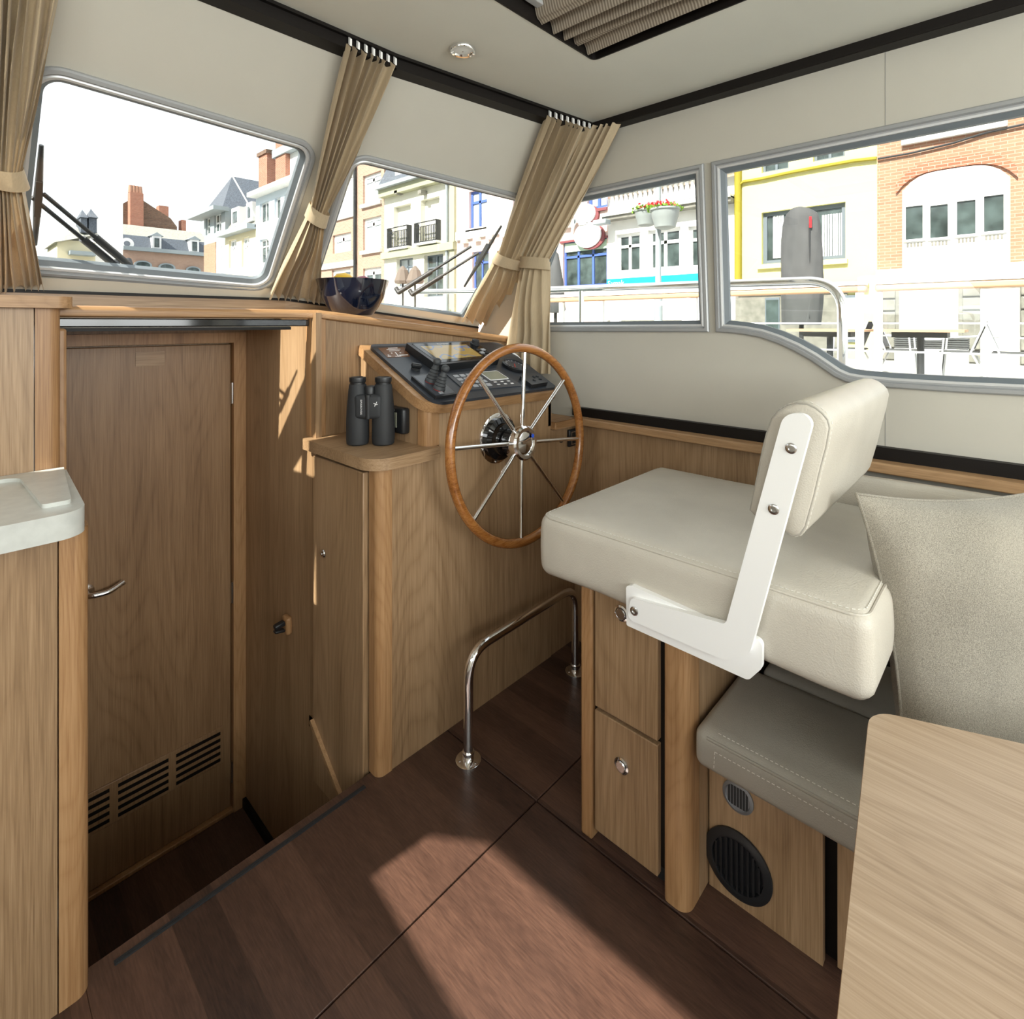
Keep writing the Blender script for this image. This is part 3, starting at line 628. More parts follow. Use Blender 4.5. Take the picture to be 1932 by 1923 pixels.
ob('panel', plate(rounded(q4, .008, 4), [], T0-.0005, T0+.003, DA.mp), 'dash_panel', kp)
for a in range(4):
    for b in range(4):
        u0, v0 = .07+b*.115, .16+a*.2
        ob('key', plate(rounded(inset(q4, u0, v0, u0+.085, v0+.12), .002, 3), [], T0+.003, T0+.005, DA.mp), 'key_grey', kp)
ob('display_rim', plate(rounded(inset(q4, .58, .14, .94, .62), .006, 3), [], T0+.003, T0+.0045, DA.mp), 'print_white', kp)
ob('display', plate(rounded(inset(q4, .595, .17, .925, .59), .005, 3), [], T0+.0045, T0+.0052, DA.mp), 'lcd', kp)
for a in range(2):
    for b in range(3):
        u0, v0 = .60+b*.125, .69+a*.13
        ob('symbol', plate(inset(q4, u0, v0, u0+.05, v0+.045), [], T0+.003, T0+.0036, DA.mp), 'print_white', kp)
gg = thing('rudder_gauge', 'round black dial gauge at the right rear of the instrument plate', 'gauge', tuple(DA.mp(*dpx(972, 690, T0), T0)))
c = dpx(971, 689, T0+.01)
ob('bezel', lathe([(.050, -.0005), (.052, .004), (.052, .012), (.047, .016), (.044, .014), (.044, .011)], DA.mp(*c, T0), DA.n, 40), 'black_plastic', gg, smooth=40)
ob('dial', lathe([(.0435, .0115), (.001, .0117)], DA.mp(*c, T0), DA.n, 40), 'dash_panel', gg)
for k in range(11):
    a = math.radians(-30+24*k); d = np.array([math.cos(a), math.sin(a)])
    ob('tick', obox(DA.mp(c[0]+d[0]*.037, c[1]+d[1]*.037, T0+.012), DA.eu*d[0]+DA.ev*d[1], -DA.eu*d[1]+DA.ev*d[0], DA.n, .008, .0014, .0008), 'print_white', gg)
ob('needle', obox(DA.mp(c[0]-.008, c[1]-.008, T0+.0128), DA.eu*.6+DA.ev*.8, -DA.eu*.8+DA.ev*.6, DA.n, .034, .0022, .001), 'print_red', gg)
ap = thing('autopilot_keypad', 'small black control unit with round buttons at the right front of the instrument plate', 'control unit', tuple(DA.mp(*dpx(1007, 716, T0), T0)))
q5 = quad(((981, 710), (1012, 706), (1034, 722), (1003, 727)), T0+.014)
ob('case', plate(rounded(q5, .004, 3), [], T0-.0005, T0+.016, DA.mp), 'black_plastic', ap, bevel=.003)
for u0, v0 in ((.62, .3), (.82, .3), (.80, .6), (.42, .62)):
    c = np.mean(inset(q5, u0-.02, v0-.02, u0+.02, v0+.02), axis=0)
    ob('button', lathe([(.0065, 0), (.0065, .003), (.005, .004)], DA.mp(*c, T0+.016), DA.n, 16), 'rubber_black', ap, smooth=40)
# small fittings on the console
p = U(752, 794, X=1.01)
hm = thing('depth_display', 'small black display unit on the console side behind the binoculars', 'display', (1.03, p[1], p[2]-.05))
ob('case', softbox((1.021, p[1]+.022, p[2]), (.030, .10, .085), .010, 3), 'black_plastic', hm, smooth=50)
ob('screen', box(1.0045, 1.0065, p[1]+.004, p[1]+.060, p[2]-.022, p[2]+.026), 'lcd', hm)
text('lettering', 'GARMIN', .008, lambda x, y, w: (1.0058-w, p[1]+.03-x, p[2]+.033+y), 'print_white', hm)
p = U(1076, 826, Y=YF)
sp = thing('wall_socket', 'small black square panel on the wood to the right of the wheel', 'socket', (p[0], YF, p[2]-.03))
ob('case', box(p[0]-.018, p[0]+.050, YF-.010, YF+.0035, p[2]-.035, p[2]+.035), 'black_plastic', sp, bevel=.004)
ob('inner_frame', frame([(p[0]-.008, p[2]-.026), (p[0]+.044, p[2]-.026), (p[0]+.044, p[2]+.026), (p[0]-.008, p[2]+.026)], [(0, -.009), (0, .0125), (.003, .0125), (.003, .0)], lambda u, v, w: (u, YF-w, v)), 'steel', sp)
p = U(1059, 831, Y=YF)
ob('round_plug', lathe([(.009, -.004), (.009, .003), (.006, .005)], (p[0], YF, p[2]), (0, -1, 0), 20), 'rubber_black', smooth=40, label='small round black plug beside the square panel on the console', cat='plug')
sk = thing('shelf_bracket', 'white and chrome angled bracket standing on the ledge beside the console', 'bracket', (1.70, 1.42, .917))
ob('arm', bar((1.678, 1.45, .925), (1.665, 1.50, 1.07), .012, .03, up=(1, 0, 0)), 'white_plastic', sk, bevel=.004)
ob('foot', box(1.660, 1.725, 1.41, 1.47, .9172, .924), 'chrome', sk, bevel=.002)
ob('cable', tube(fillet_path([(1.70, 1.50, .9172), (1.715, 1.52, 1.08), (1.71, 1.56, 1.16), (1.69, 1.64, 1.19)], .05, 6), .005, 8), 'white_plastic', sk, smooth=60)
# door holder on the stairwell side
p = U(547, 1176, X=XW)
dh = thing('door_holder', 'wooden door catch with black clip on the stairwell side', 'door stop', (XW, p[1], p[2]-.03))
ob('wood_block', softbox((XW-.010, p[1], p[2]), (.022, .045, .062), .009, 3), 'post_wood', dh, smooth=50)
ob('clip', join(obox((XW-.038, p[1], p[2]+.008), (1, 0, .2), (0, 1, 0), (-.2, 0, 1), .036, .022, .016), obox((XW-.038, p[1], p[2]-.012), (1, 0, -.2), (0, 1, 0), (.2, 0, 1), .036, .022, .010)), 'black_plastic', dh, bevel=.004)
# ------------------------------------------------------------------ steering wheel
WX, WY, WZ, WR = 1.345, 1.212, .899, .3185
wh = thing('steering_wheel', 'large wooden-rimmed steering wheel with eight chrome spokes', 'steering wheel', (WX, WY, WZ))
tilt = math.radians(4)
wn = np.array([0, -math.cos(tilt), math.sin(tilt)]); wu = np.array([1., 0, 0]); wvv = np.cross(wu, wn); wvv = wvv if wvv[2] > 0 else -wvv
WC = np.array([WX, WY, WZ])
ob('rim', tube([WC+WR*(wu*math.cos(a)+wvv*math.sin(a)) for a in np.linspace(0, 2*math.pi, 96, endpoint=False)], .0155, 16, closed=True), 'teak', wh, smooth=60)
for k in range(8):
    a = math.radians(90-6+45*k); dr_ = wu*math.cos(a)+wvv*math.sin(a)
    ob('spoke', tube([WC-wn*.006+dr_*.03, WC-wn*.006+dr_*.06, WC+dr_*(WR-.006)], .0068, 12), 'chrome', wh, smooth=60)
ob('hub', lathe([(.044, -.06), (.050, -.05), (.052, -.02), (.057, -.012), (.057, .010), (.051, .016), (.041, .016), (.037, .010), (.032, .012), (.001, .014)], WC, wn, 40), 'chrome', wh, smooth=35)
ob('badge', lathe([(.007, .0), (.006, .0015)], WC+wn*.0155+wu*.033+wvv*.02, wn, 16), 'blue_badge', wh)
ob('helm_pump', lathe([(.060, .0), (.072, .005), (.074, .02), (.058, .028), (.056, .045), (.040, .05), (.034, .12)], (WX, YF-.002, WZ), (0, -1, 0), 40), 'gloss_black', wh, smooth=35)
fg = ob('flange', lathe([(.062, .0), (.088, .0), (.088, .004), (.078, .007), (.062, .007)], (WX, YF, WZ), (0, -1, 0), 40, cap=False), 'chrome', wh, smooth=35)
for k in range(6):
    a = math.radians(20+60*k); ob('bolt', lathe([(.005, 0), (.005, .003), (.003, .004)], (WX+.081*math.cos(a), YF-.006, WZ+.081*math.sin(a)), (0, -1, 0), 12), 'steel', fg)
# ------------------------------------------------------------------ binoculars
bo = thing('binoculars', 'black binoculars standing upright on the console side shelf', 'binoculars', (.94, 1.5, .918))
bc = U(699, 838, Z=ZS); perp = np.array([RV[0], RV[1], 0]); face = -np.array([DV[0], DV[1], 0])
for s in (-1, 1):
    o = bc+perp*s*.0405+np.array([0, 0, .0005]); br = lathe([(.030, 0), (.034, .004), (.0355, .02), (.0352, .075), (.033, .12), (.029, .165), (.0265, .185), (.0255, .189)], o, n=32)
    bb = ob('barrel', br, 'rubber_black', bo, smooth=30)
    ob('eyecup', lathe([(.0235, .188), (.0235, .195), (.0255, .197), (.0262, .206), (.0255, .211), (.021, .212), (.019, .206), (.001, .206)], o, n=32), 'black_plastic', bb, smooth=40)
ob('bridge', softbox(bc+face*.014+np.array([0, 0, .122]), (.088, .046, .078), .014, 4, ax=(perp, face, np.array([0, 0, 1.]))), 'rubber_black', bo, smooth=50)
ob('hinge', lathe([(.009, .085), (.010, .16)], bc+face*.030, n=20), 'black_plastic', bo, smooth=40)
ob('focus_wheel', lathe([(.0165, .158), (.018, .160), (.018, .181), (.0165, .184), (.012, .186)], bc+face*.004, n=28), 'black_plastic', bo, smooth=35)
tm = lambda cx, cz: (lambda x, y, w: tuple(bc+perp*(cx-y)+face*(.0205+.0115+w)+np.array([0, 0, cz+x])))
text('brand_lettering', 'SWAROVSKI', .0085, lambda x, y, w: tuple(bc+perp*(-.0195+y)+face*(.0372+w)+np.array([0, 0, .122-x])), 'print_white', bo)
ob('bird_emblem', join(*[obox(bc+perp*(.026+dx)+face*.0378+np.array([0, 0, .132+dz]), perp*math.cos(a)+np.array([0, 0, 1.])*math.sin(a), -perp*math.sin(a)+np.array([0, 0, 1.])*math.cos(a), face, l, .002, .001) for dx, dz, a, l in ((0, 0, 1.1, .016), (-.002, 0, -.5, .011), (.002, -.001, .1, .008))]), 'print_white', bo)
# ------------------------------------------------------------------ bowl with fruit on the shelf
bx, by, bz = 1.005, 1.80, lz(1.005)+.001
bp = U(666, 588, Y=1.80); bx = bp[0]; bz = lz(bx); BS = 1.10
bw = thing('fruit_bowl', 'glossy dark navy bowl standing on the windscreen shelf', 'bowl', (bx, by, bz))
ob('bowl', lathe([(r*1.08, h*1.14) for r, h in [(.001, .0035), (.062, .0035), (.066, .006), (.085, .030), (.104, .062), (.114, .092), (.121, .118), (.1185, .118), (.111, .092), (.100, .064), (.08, .034), (.06, .012), (.001, .010)]], (bx, by, bz), n=64, cap=False), 'navy_gloss', bw, smooth=50)
def fruit(c, r, st, mat, label, cat):
    t = thing(cat, label, cat, tuple(c))
    ob('flesh', lathe([(.001, -r*st), (r*.35, -r*st*.93), (r*.75, -r*st*.6), (r, 0), (r*.8, r*st*.6), (r*.42, r*st*.92), (.001, r*st)], c, (.6, -.4, .35), 28), mat, t, smooth=80)
    ob('stem', lathe([(.003, r*st*.97), (.002, r*st*1.06)], c, (.6, -.4, .35), 10), 'leaf_green', t)
ry = np.array([bx, by, 0.])
fruit(ry-RV*.043+np.array([0, 0, bz+.126]), .036, 1.22, 'lemon', 'yellow lemon peeking over the rim of the dark bowl', 'lemon')
fruit(ry+RV*.035+np.array([0, 0, bz+.116]), .036, 1.0, 'plum', 'dark red fruit peeking over the rim of the bowl', 'plum')
# ------------------------------------------------------------------ foot rail
fr = thing('foot_rail', 'bent chrome tube foot rail on the floor below the wheel', 'rail', (1.35, 1.2, 0))
ob('tube', tube(fillet_path([(1.083, 1.195, .01), (1.083, 1.195, .32), (1.632, 1.208, .32), (1.632, 1.208, .01)], .085, 10), .0145, 18), 'chrome', fr, smooth=60)
for x, y in ((1.083, 1.195), (1.632, 1.208)):
    b = ob('foot_flange', lathe([(.038, 0), (.038, .003), (.033, .005), (.018, .006), (.018, .028), (.0165, .03)], (x, y, .0005), n=32), 'chrome', fr, smooth=35)
    for k in range(3):
        a = 2.1*k+.6; ob('screw', lathe([(.0045, 0), (.0035, .002)], (x+.027*math.cos(a), y+.027*math.sin(a), .005), n=10), 'steel', b)
# ------------------------------------------------------------------ helm seat on its pedestal
pd = thing('seat_pedestal', 'wooden pedestal with two push-latch drawers under the helm seat', 'cabinet', (1.4, .67, 0))
XD = 1.13
ob('carcass', box(XD+.012, 1.72, .545, .800, .05, .652), 'rail_brown', pd)
ob('toe_kick', box(XD+.03, 1.70, .55, .79, 0, .05), 'rubber_black', pd)
ob('edge_post', box(XD-.004, XD+.05, .783, .818, 0, .652), 'post_wood', pd, bevel=.006)
ob('corner_post', plate(rounded([(XD-.006, .528), (XD+.05, .528), (XD+.05, .588), (XD-.006, .588)], [.03, 0, 0, .012], 8), [], 0, .652, lambda u, v, w: (u, v, w)), 'post_wood', pd, smooth=40)
ob('aft_panel', box(XD+.052, 1.75, .528, .545, 0, .652), 'walnut', pd)
ob('forward_panel', box(XD+.05, 1.75, .80, .816, 0, .652), 'walnut', pd)
for z0, z1, zl in ((.036, .335, .24), (.345, .645, .605)):
    d = ob('drawer', box(XD-.004, XD+.014, .602, .774, z0, z1), 'walnut', pd, bevel=.002)
    lt = ob('latch', lathe([(.019, 0), (.019, .004), (.015, .006), (.0135, .003)], (XD-.004, .695, zl), (-1, 0, 0), 32), 'chrome', d, smooth=35)
    ob('latch_button', lathe([(.013, .002), (.013, .007), (.011, .009)], (XD-.004, .695, zl), (-1, 0, 0), 32), 'steel', d, smooth=35)
hsx = thing('helm_chair', 'cream leather helm seat with folding backrest on white side bracket', 'seat', (1.375, .54, .652))
def puff(p, q):
    q = q.copy()
    if p[2] > 0: q[2] += .012*(1-p[0]**2)*(1-p[1]**2)*p[2]
    if p[2] < 0: q[2] -= .0*p[2]
    q[0] += .006*p[0]*(1-p[2]**2)*(1-.5*p[1]**2); q[1] += .008*p[1]*(1-p[2]**2)*(1-.5*p[0]**2)
    q[2] += .0025*math.sin(7*p[1]+2*p[0])*(.4+.6*abs(p[0]))*(1 if p[2] < .2 else .3)
    return q
cu = ob('seat_cushion', softbox((1.378, .541, .735), (.636, .724, .158), .028, 14, puff), 'leather', hsx, smooth=80)
def ring(x0, x1, y0, y1, z, r=.03, n=5): return [(a, b, z) for a, b in rounded([(x0, y0), (x1, y0), (x1, y1), (x0, y1)], r, n)]
ob('seam', tube(ring(1.066, 1.690, .185, .897, .8045, .03), .0030, 6, closed=True), 'leather', cu, smooth=60)
def stitches(path, r=.0009, ln=.0055, gap=.004):
    P = [np.array(p, float) for p in path]; out = []; seg = [np.linalg.norm(P[i+1]-P[i]) for i in range(len(P)-1)]; T = sum(seg); s = 0
    def at(d):
        i = 0
        while i < len(seg)-1 and d > seg[i]: d -= seg[i]; i += 1
        return P[i]+(P[i+1]-P[i])*min(1, d/max(seg[i], 1e-9))
    while s+ln < T: out.append(tube([at(s), at(s+ln)], r, 4)); s += ln+gap
    return join(*out)
rg = ring(1.072, 1.684, .191, .891, .8105, .028); rg = rg+[rg[0]]
ob('stitching', stitches(rg), 'thread', cu, kind='stuff')
# backrest: a rounded profile (Y,Z) carried across the seat
bprof = [U(x, y, X=1.062) for x, y in ((1412, 967), (1425, 905), (1436, 850), (1444, 818), (1455, 788), (1467, 774), (1484, 764), (1503, 759), (1522, 760), (1538, 767), (1552, 778), (1562, 790), (1566, 805), (1559, 844), (1548, 885), (1535, 940), (1518, 1000), (1508, 1014), (1495, 1017), (1425, 980))]
bprof = [(p[1], p[2]) for p in bprof]
X0, X1 = 1.062, 1.655
def backrest():
    c = np.mean(bprof, axis=0); V = []; F = []; N = len(bprof); secs = [(X0, .90), (X0+.002, .955), (X0+.008, .99), (X0+.018, 1.0)]+[(X0+.018+(X1-X0-.036)*k/8, 1.0+.006*math.sin(math.pi*k/8)) for k in range(1, 8)]+[(X1-.018, 1.), (X1-.008, .99), (X1-.002, .955), (X1, .90)]
    for x, s in secs: V += [(x, c[0]+(a-c[0])*s, c[1]+(b-c[1])*s) for a, b in bprof]
    for i in range(len(secs)-1):
        for k in range(N): F.append((i*N+k, i*N+(k+1) % N, (i+1)*N+(k+1) % N, (i+1)*N+k))
    return V, F+[tuple(range(N))[::-1], tuple(range((len(secs)-1)*N, len(secs)*N))]
br = ob('backrest', backrest(), 'leather', hsx, smooth=50)
cc = np.mean(bprof, axis=0)
ob('seam', tube([(X0+.004, cc[0]+(a-cc[0])*.965, cc[1]+(b-cc[1])*.965) for a, b in bprof], .0022, 6, closed=True), 'leather_taupe', br, smooth=60)
st = [(X0+.016, cc[0]+(a-cc[0])*1.004, cc[1]+(b-cc[1])*1.004) for a, b in bprof]
ob('stitching', stitches(st), 'thread', br, kind='stuff')
def bpl(pts, x0, x1, r, label=None): return plate(rounded([tuple(U(x, y, X=x0)[1:]) for x, y in pts], r, 8), [], x0, x1, lambda u, v, w: (w, u, v))
bk = ob('bracket_base', bpl(((1181, 1106), (1192, 1105), (1372, 1186), (1400, 1205), (1416, 1200), (1438, 1212), (1437, 1262), (1412, 1284), (1182, 1180)), 1.042, 1.054, [.008, .001, .002, .004, .006, .012, .016, .014, .004]), 'white_plastic', hsx, bevel=.002)
ba = ob('bracket_arm', bpl(((1479, 778), (1537, 783), (1414, 1236), (1366, 1246), (1183, 1168), (1190, 1128), (1369, 1178)), 1.030, 1.043, [.028, .028, .03, .022, .012, .012, .012]), 'white_plastic', hsx, bevel=.002)
for x, y in ((1493, 846), (1460, 961), (1197, 1153)):
    p = U(x, y, X=1.030)
    s_ = ob('screw', lathe([(.0095, 0), (.0095, .002), (.007, .0035), (.0045, .0035), (.004, .001)], (1.030, p[1], p[2]), (-1, 0, 0), 24), 'steel', ba, smooth=35)
# ------------------------------------------------------------------ bench
XB = 1.226
bn = thing('bench_base', 'wooden bench base with round black air vent', 'bench', (1.5, -.6, 0))
ob('forward_panel', box(XB, XB+.018, .290, .524, 0, .33), 'walnut', bn)
ob('recess', box(XB+.03, XB+.04, .262, .292, 0, .33), 'rail_brown', bn)
ob('aft_panel', box(XB, XB+.018, -1.9, .264, 0.02, .33), 'walnut', bn)
ob('carcass', box(XB+.04, 1.75, -1.9, .524, 0, .328), 'rail_brown', bn)
c = U(1393, 1630, X=XB); av = ob('air_vent', lathe([(.056, 0), (.074, .002), (.074, .006), (.062, .010), (.056, .009), (.054, 0.001)], (XB, c[1], c[2]), (-1, 0, 0), 48), 'black_plastic', bn, smooth=35)
for k in range(9):
    y = (k-4)*.0118; h = math.sqrt(max(0, .055**2-y*y))
    ob('slat', box(XB-.009, XB-.001, c[1]+y-.0022, c[1]+y+.0022, c[2]-h, c[2]+h), 'black_plastic', av)
c = U(1393, 1503, X=XB); spk = ob('speaker_grille', lathe([(.026, 0), (.034, .001), (.034, .004), (.028, .006), (.026, .003)], (XB, c[1], c[2]), (-1, 0, 0), 40), 'alu_dark', bn, smooth=35)  # small round speaker grille on the bench base, not a lamp
ob('grille_bars', join(*[box(XB-.0045, XB, c[1]-.022+k*.0065, c[1]-.0175+k*.0065, c[2]-.021, c[2]+.021) for k in range(7)]), 'rubber_black', spk)
def puff2(p, q):
    q = q.copy()
    if p[2] > 0: q[2] += .008*(1-p[0]**2)*(1-p[1]**4)*p[2]
    q[0] += .005*p[0]*(1-p[2]**2)
    return q
fc = ob('front_seat_cushion', softbox((1.283, -.70, .3775), (.300, 2.44, .087), .022, 20, puff2), 'leather_taupe', smooth=80, label='taupe leather bench cushion with double stitched front edge', cat='cushion')
E2 = U(1330, 1378, X=1.132)
def sub(o, name, vf, mat, **k):
    w = ob(name, vf, mat, o, **k); return w
sub(fc, 'seam', tube([(1.1335, y, .4085) for y in np.linspace(.49, -1.8, 30)], .0035, 6), 'leather_taupe', smooth=60)
sub(fc, 'stitching', join(stitches([(1.147, .47, .4212), (1.147, -.6, .4235)]), stitches([(1.1268, .47, .393), (1.1268, -.6, .393)]), stitches([(1.1266, .47, .393), (1.1255, .472, .35)])), 'thread', kind='stuff')
ob('rear_seat_cushion', softbox((1.565, -.72, .3755), (.246, 2.40, .083), .016, 16, puff2), 'leather_taupe', smooth=80, label='rear bench cushion lying between the front cushion and the wall', cat='cushion')
bkc = ob('back_cushion', softbox((1.730, -.78, .655), (.060, 2.38, .455), .024, 16, puff2), 'leather', smooth=80, label='cream leather back cushion along the wall below the ledge', cat='cushion')
ob('stitching', stitches([(1.7065, .37, .868), (1.7065, -.9, .868)]), 'thread', bkc, kind='stuff')
# pillow
pc = np.array([1.432, .030, .705]); pu = np.array([.80, -.60, 0.]); pn = np.array([-.60, -.80, 0.]); pv = np.array([.06, .05, 1.])-.13*pu; pv /= np.linalg.norm(pv); pn = np.cross(pv, pu); pn = pn if np.dot(pn, CAM-pc) > 0 else -pn
def pillow():
    n = 40; V = []; F = []
    for side in (1, -1):
        for i in range(n+1):
            for j in range(n+1):
                a, b = -1+2*i/n, -1+2*j/n
                k = 1-.10*(1-a*a)*(b*b); kk = 1-.11*(1-b*b)*(a*a)
                pr = ((1-a*a)*(1-b*b)); h = .10*max(0, pr)**.55
                wr = .0045*math.sin(9*a-5*b)*(a*a+b*b)*min(1, pr*5)+.006*math.sin(4*a+9*b)*min(1, pr*3)*max(0, b)
                V.append(tuple(pc+pu*a*.272*kk+pv*b*.272*k+pn*side*(h+wr)))
    m = (n+1)**2
    for s in (0, 1):
        for i in range(n):
            for j in range(n):
                q = [s*m+i*(n+1)+j, s*m+(i+1)*(n+1)+j, s*m+(i+1)*(n+1)+j+1, s*m+i*(n+1)+j+1]; F.append(tuple(q if s == 0 else q[::-1]))
    return V, F
pl_ = ob('throw_pillow', pillow(), 'linen', smooth=80, label='grey-beige linen throw pillow on the bench', cat='pillow')
ob('edge_seam', tube([tuple(pc+pu*a*.272*(1-.11*(1-b*b)*(a*a))+pv*b*.272*(1-.10*(1-a*a)*(b*b))) for a, b in [(t, -1) for t in np.linspace(-1, 1, 16)]+[(1, t) for t in np.linspace(-1, 1, 16)]+[(-t, 1) for t in np.linspace(-1, 1, 16)]+[(-1, -t) for t in np.linspace(-1, 1, 16)]], .003, 6, closed=True), 'linen', pl_, smooth=60)
# ------------------------------------------------------------------ table in the foreground
tb = thing('saloon_table', 'light wooden table top with rounded corner in the lower right foreground', 'table', (.9, -.3, 0))
tq = [U(x, y, Z=.70)[:2] for x, y in ((1641, 1339), (1932, 1404), (1580, 1923))]
d1 = tq[1]-tq[0]; d1 /= np.linalg.norm(d1); d2 = tq[2]-tq[0]; d2 /= np.linalg.norm(d2); d2 = d2-d1*np.dot(d1, d2)*.0
to = [tuple(tq[0]), tuple(tq[0]+d1*1.0), tuple(tq[0]+d1*1.0+d2*.62), tuple(tq[0]+d2*.62)]
ob('table_top', plate(rounded(to, [.045, .045, .045, .045], 10), [], .672, .70, lambda u, v, w: (u, v, w)), 'table_wood', tb, bevel=.003)
ob('edge_band', frame(offset(rounded(to, .045, 10), -.0008), [(0, .675), (0, .697), (.003, .697), (.003, .675)], lambda u, v, w: (u, v, w)), 'trim_x', tb)
cb = np.mean(to, axis=0); ob('pedestal', lathe([(.16, 0), (.16, .012), (.04, .03), (.035, .65), (.09, .672)], (cb[0], cb[1], 0), n=32), 'steel', tb, smooth=40)
# ------------------------------------------------------------------ curtains
def curtain(name, label, top, tie, bot, pl, pleats=8, amp=.017, band=True, hook=True, off=.045, toff=.06, hang=None):
    """top/tie/bot: pixel pairs of left and right edge, measured on the plane pl held 'off' in front of the wall"""
    nrm = pl[0]; Q = lambda p, o: U(p[0], p[1], pl=(pl[0], pl[1]+pl[0]*o))
    A0, A1 = Q(top[0], off), Q(top[1], off); T0_, T1_ = Q(tie[0], toff), Q(tie[1], toff); B0, B1 = Q(bot[0], off), Q(bot[1], off)
    t = thing(name, label, 'curtain', tuple((B0+B1)/2), 'tied-back window curtains')
    NU, NV = pleats*12, 56; VT = np.linalg.norm((T0_+T1_)/2-(A0+A1)/2); VB = np.linalg.norm((B0+B1)/2-(T0_+T1_)/2); ft = VT/(VT+VB)
    def half(v0, v1, up):
        V = []; F = []; n = NV
        for i in range(NU+1):
            u = i/NU
            for j in range(n+1):
                s = j/n
                if up: e = s**1.25; a = A0+(T0_-A0)*s; b = A1+(T1_-A1)*s; w = 1-.86*s**1.5
                else: a = T0_+(B0-T0_)*s; b = T1_+(B1-T1_)*s; w = .14+.86*s**.8
                dirv = b-a; L = np.linalg.norm(dirv)
                p = a+dirv*u; ph = 2*math.pi*pleats*(u+.030*math.sin(11*u+2.5*s)+.012*math.sin(29*u-4*s)); k = math.sin(ph)
                k = k/(abs(k)**.25+1e-6)
                am = 1.5*amp*(.40+.60*w)*(1+.35*math.sin(5*u+1))
                g = 1-abs(2*u-1)**3
                bul = 0 if up else .018*math.sin(math.pi*min(1, s*1.6))*(1-(2*u-1)**2)
                bul2 = (.020*(1-w))*math.sqrt(max(0, 1-(2*u-1)**2))
                p = p+nrm*(am*k+bul+bul2)+dirv/max(L, 1e-6)*(.35*am*math.cos(ph+.8)*g)
                if up: p = p+(np.array([0, 0, -1.])*.02*math.sin(math.pi*s)*(u-.5))
                V.append(tuple(p))
        for i in range(NU):
            for j in range(n): q = i*(n+1)+j; F.append((q, q+n+1, q+n+2, q+1))
        return V, F
    up = ob('upper_drape', half(0, ft, True), 'curtain', t, smooth=70)
    ob('lower_drape', half(ft, 1, False), 'curtain', t, smooth=70)
    if band:
        c = (T0_+T1_)/2; ex = T1_-T0_; Lb = np.linalg.norm(ex); ex /= Lb; ey = ((B0+B1)/2-(A0+A1)/2); ey -= ex*np.dot(ex, ey); ey /= np.linalg.norm(ey)
        V = []; F = []; n = 36; m = 6
        for j in range(m+1):
            for i in range(n):
                a = 2*math.pi*i/n; fl = 1+.07*(j/m) ; V.append(tuple(c+ex*(Lb*.5+.006)*math.cos(a)*fl+nrm*(.034*math.sin(a)*fl+.012)+ey*(-.025+.050*j/m+.012*math.cos(a))))
        for j in range(m):
            for i in range(n): F.append((j*n+i, j*n+(i+1) % n, (j+1)*n+(i+1) % n, (j+1)*n+i))
        ob('tie_band', (V, F), 'curtain', t, smooth=60)
    if hook:
        for k in range(pleats):
            p = A0+(A1-A0)*(k+.5)/pleats+np.array([0, 0, .010]); ob('glider', obox(p, (A1-A0)/np.linalg.norm(A1-A0), nrm, (0, 0, 1), .006, .012, .020), 'white_plastic', t)
    return t
mp_, sp_ = (MID.n, MID.o), (SIDE.n, SIDE.o)
curtain('window_curtain', 'beige tied-back curtain at the far left edge of the windscreen', ((-75, -40), (118, -25)), ((-32, 322), (40, 322)), ((-45, 548), (82, 543)), mp_, pleats=9, amp=.013, hook=False)
curtain('window_curtain', 'beige tied-back curtain left of the dark bowl, between the two windscreen panes', ((653, 82), (752, 124)), ((580, 400), (613, 404)), ((503, 556), (600, 571)), mp_, pleats=7, amp=.014)
curtain('window_curtain', 'beige tied-back curtain spread across the right end of the windscreen', ((1032, 218), (1117, 243)), ((932, 487), (995, 491)), ((866, 600), (982, 626)), sp_, pleats=8, amp=.014)
wl = (np.array([-1., 0, 0]), np.array([XS, 0, 0]))
curtain('window_curtain', 'beige curtain hanging behind the wheel at the corner of the side window', ((1116, 240), (1168, 231)), ((988, 500), (1036, 494)), ((952, 700), (1038, 706)), wl, pleats=5, amp=.013, hook=False, off=.05, toff=.05)
# ------------------------------------------------------------------ outdoors: boat deck, rails, wipers
QZ = .45; XF = 15.0
dk = ob('foredeck', plate(rounded([(-.75, 2.56), (.2, 2.56), (.94, 2.56), (1.90, 2.56), (1.75, 3.6), (.9, 5.6), (.57, 6.0), (.24, 5.6), (-.6, 3.6)], 0), [], .9, 1.12, lambda u, v, w: (u, v, w)), 'hull_white', label='white foredeck of the boat ahead of the windscreen', cat='deck')
ob('side_deck', box(1.89, 2.45, -4, 2.2, .2, .62), 'hull_white', label='white side deck of the boat outside the side windows', cat='deck')
rp = [U(1020, 547, X=2.4), U(1350, 538, X=2.4), U(1580, 528, X=2.4)]; rp[2] = np.array([2.4, .50, 1.468])
gd = thing('guard_rail', 'polished tube guard rail of the boat seen through the side windows', 'rail', (2.4, 1.3, .62))
ob('top_tube', tube(fillet_path([(2.4, 3.2, 1.53), tuple(rp[0]), tuple(rp[2]), (2.4, .50, .62)], .13, 12), .018, 14), 'chrome', gd, smooth=60)
for x in (1097,):
    p = U(x, 545, X=2.4); ob('stanchion', tube([(2.4, p[1], .62), (2.4, p[1], p[2])], .014, 12), 'chrome', gd, smooth=60)
ob('lower_wire', tube([(2.4, 3.0, 1.05), (2.4, .50, 1.0)], .004, 8), 'steel', gd)
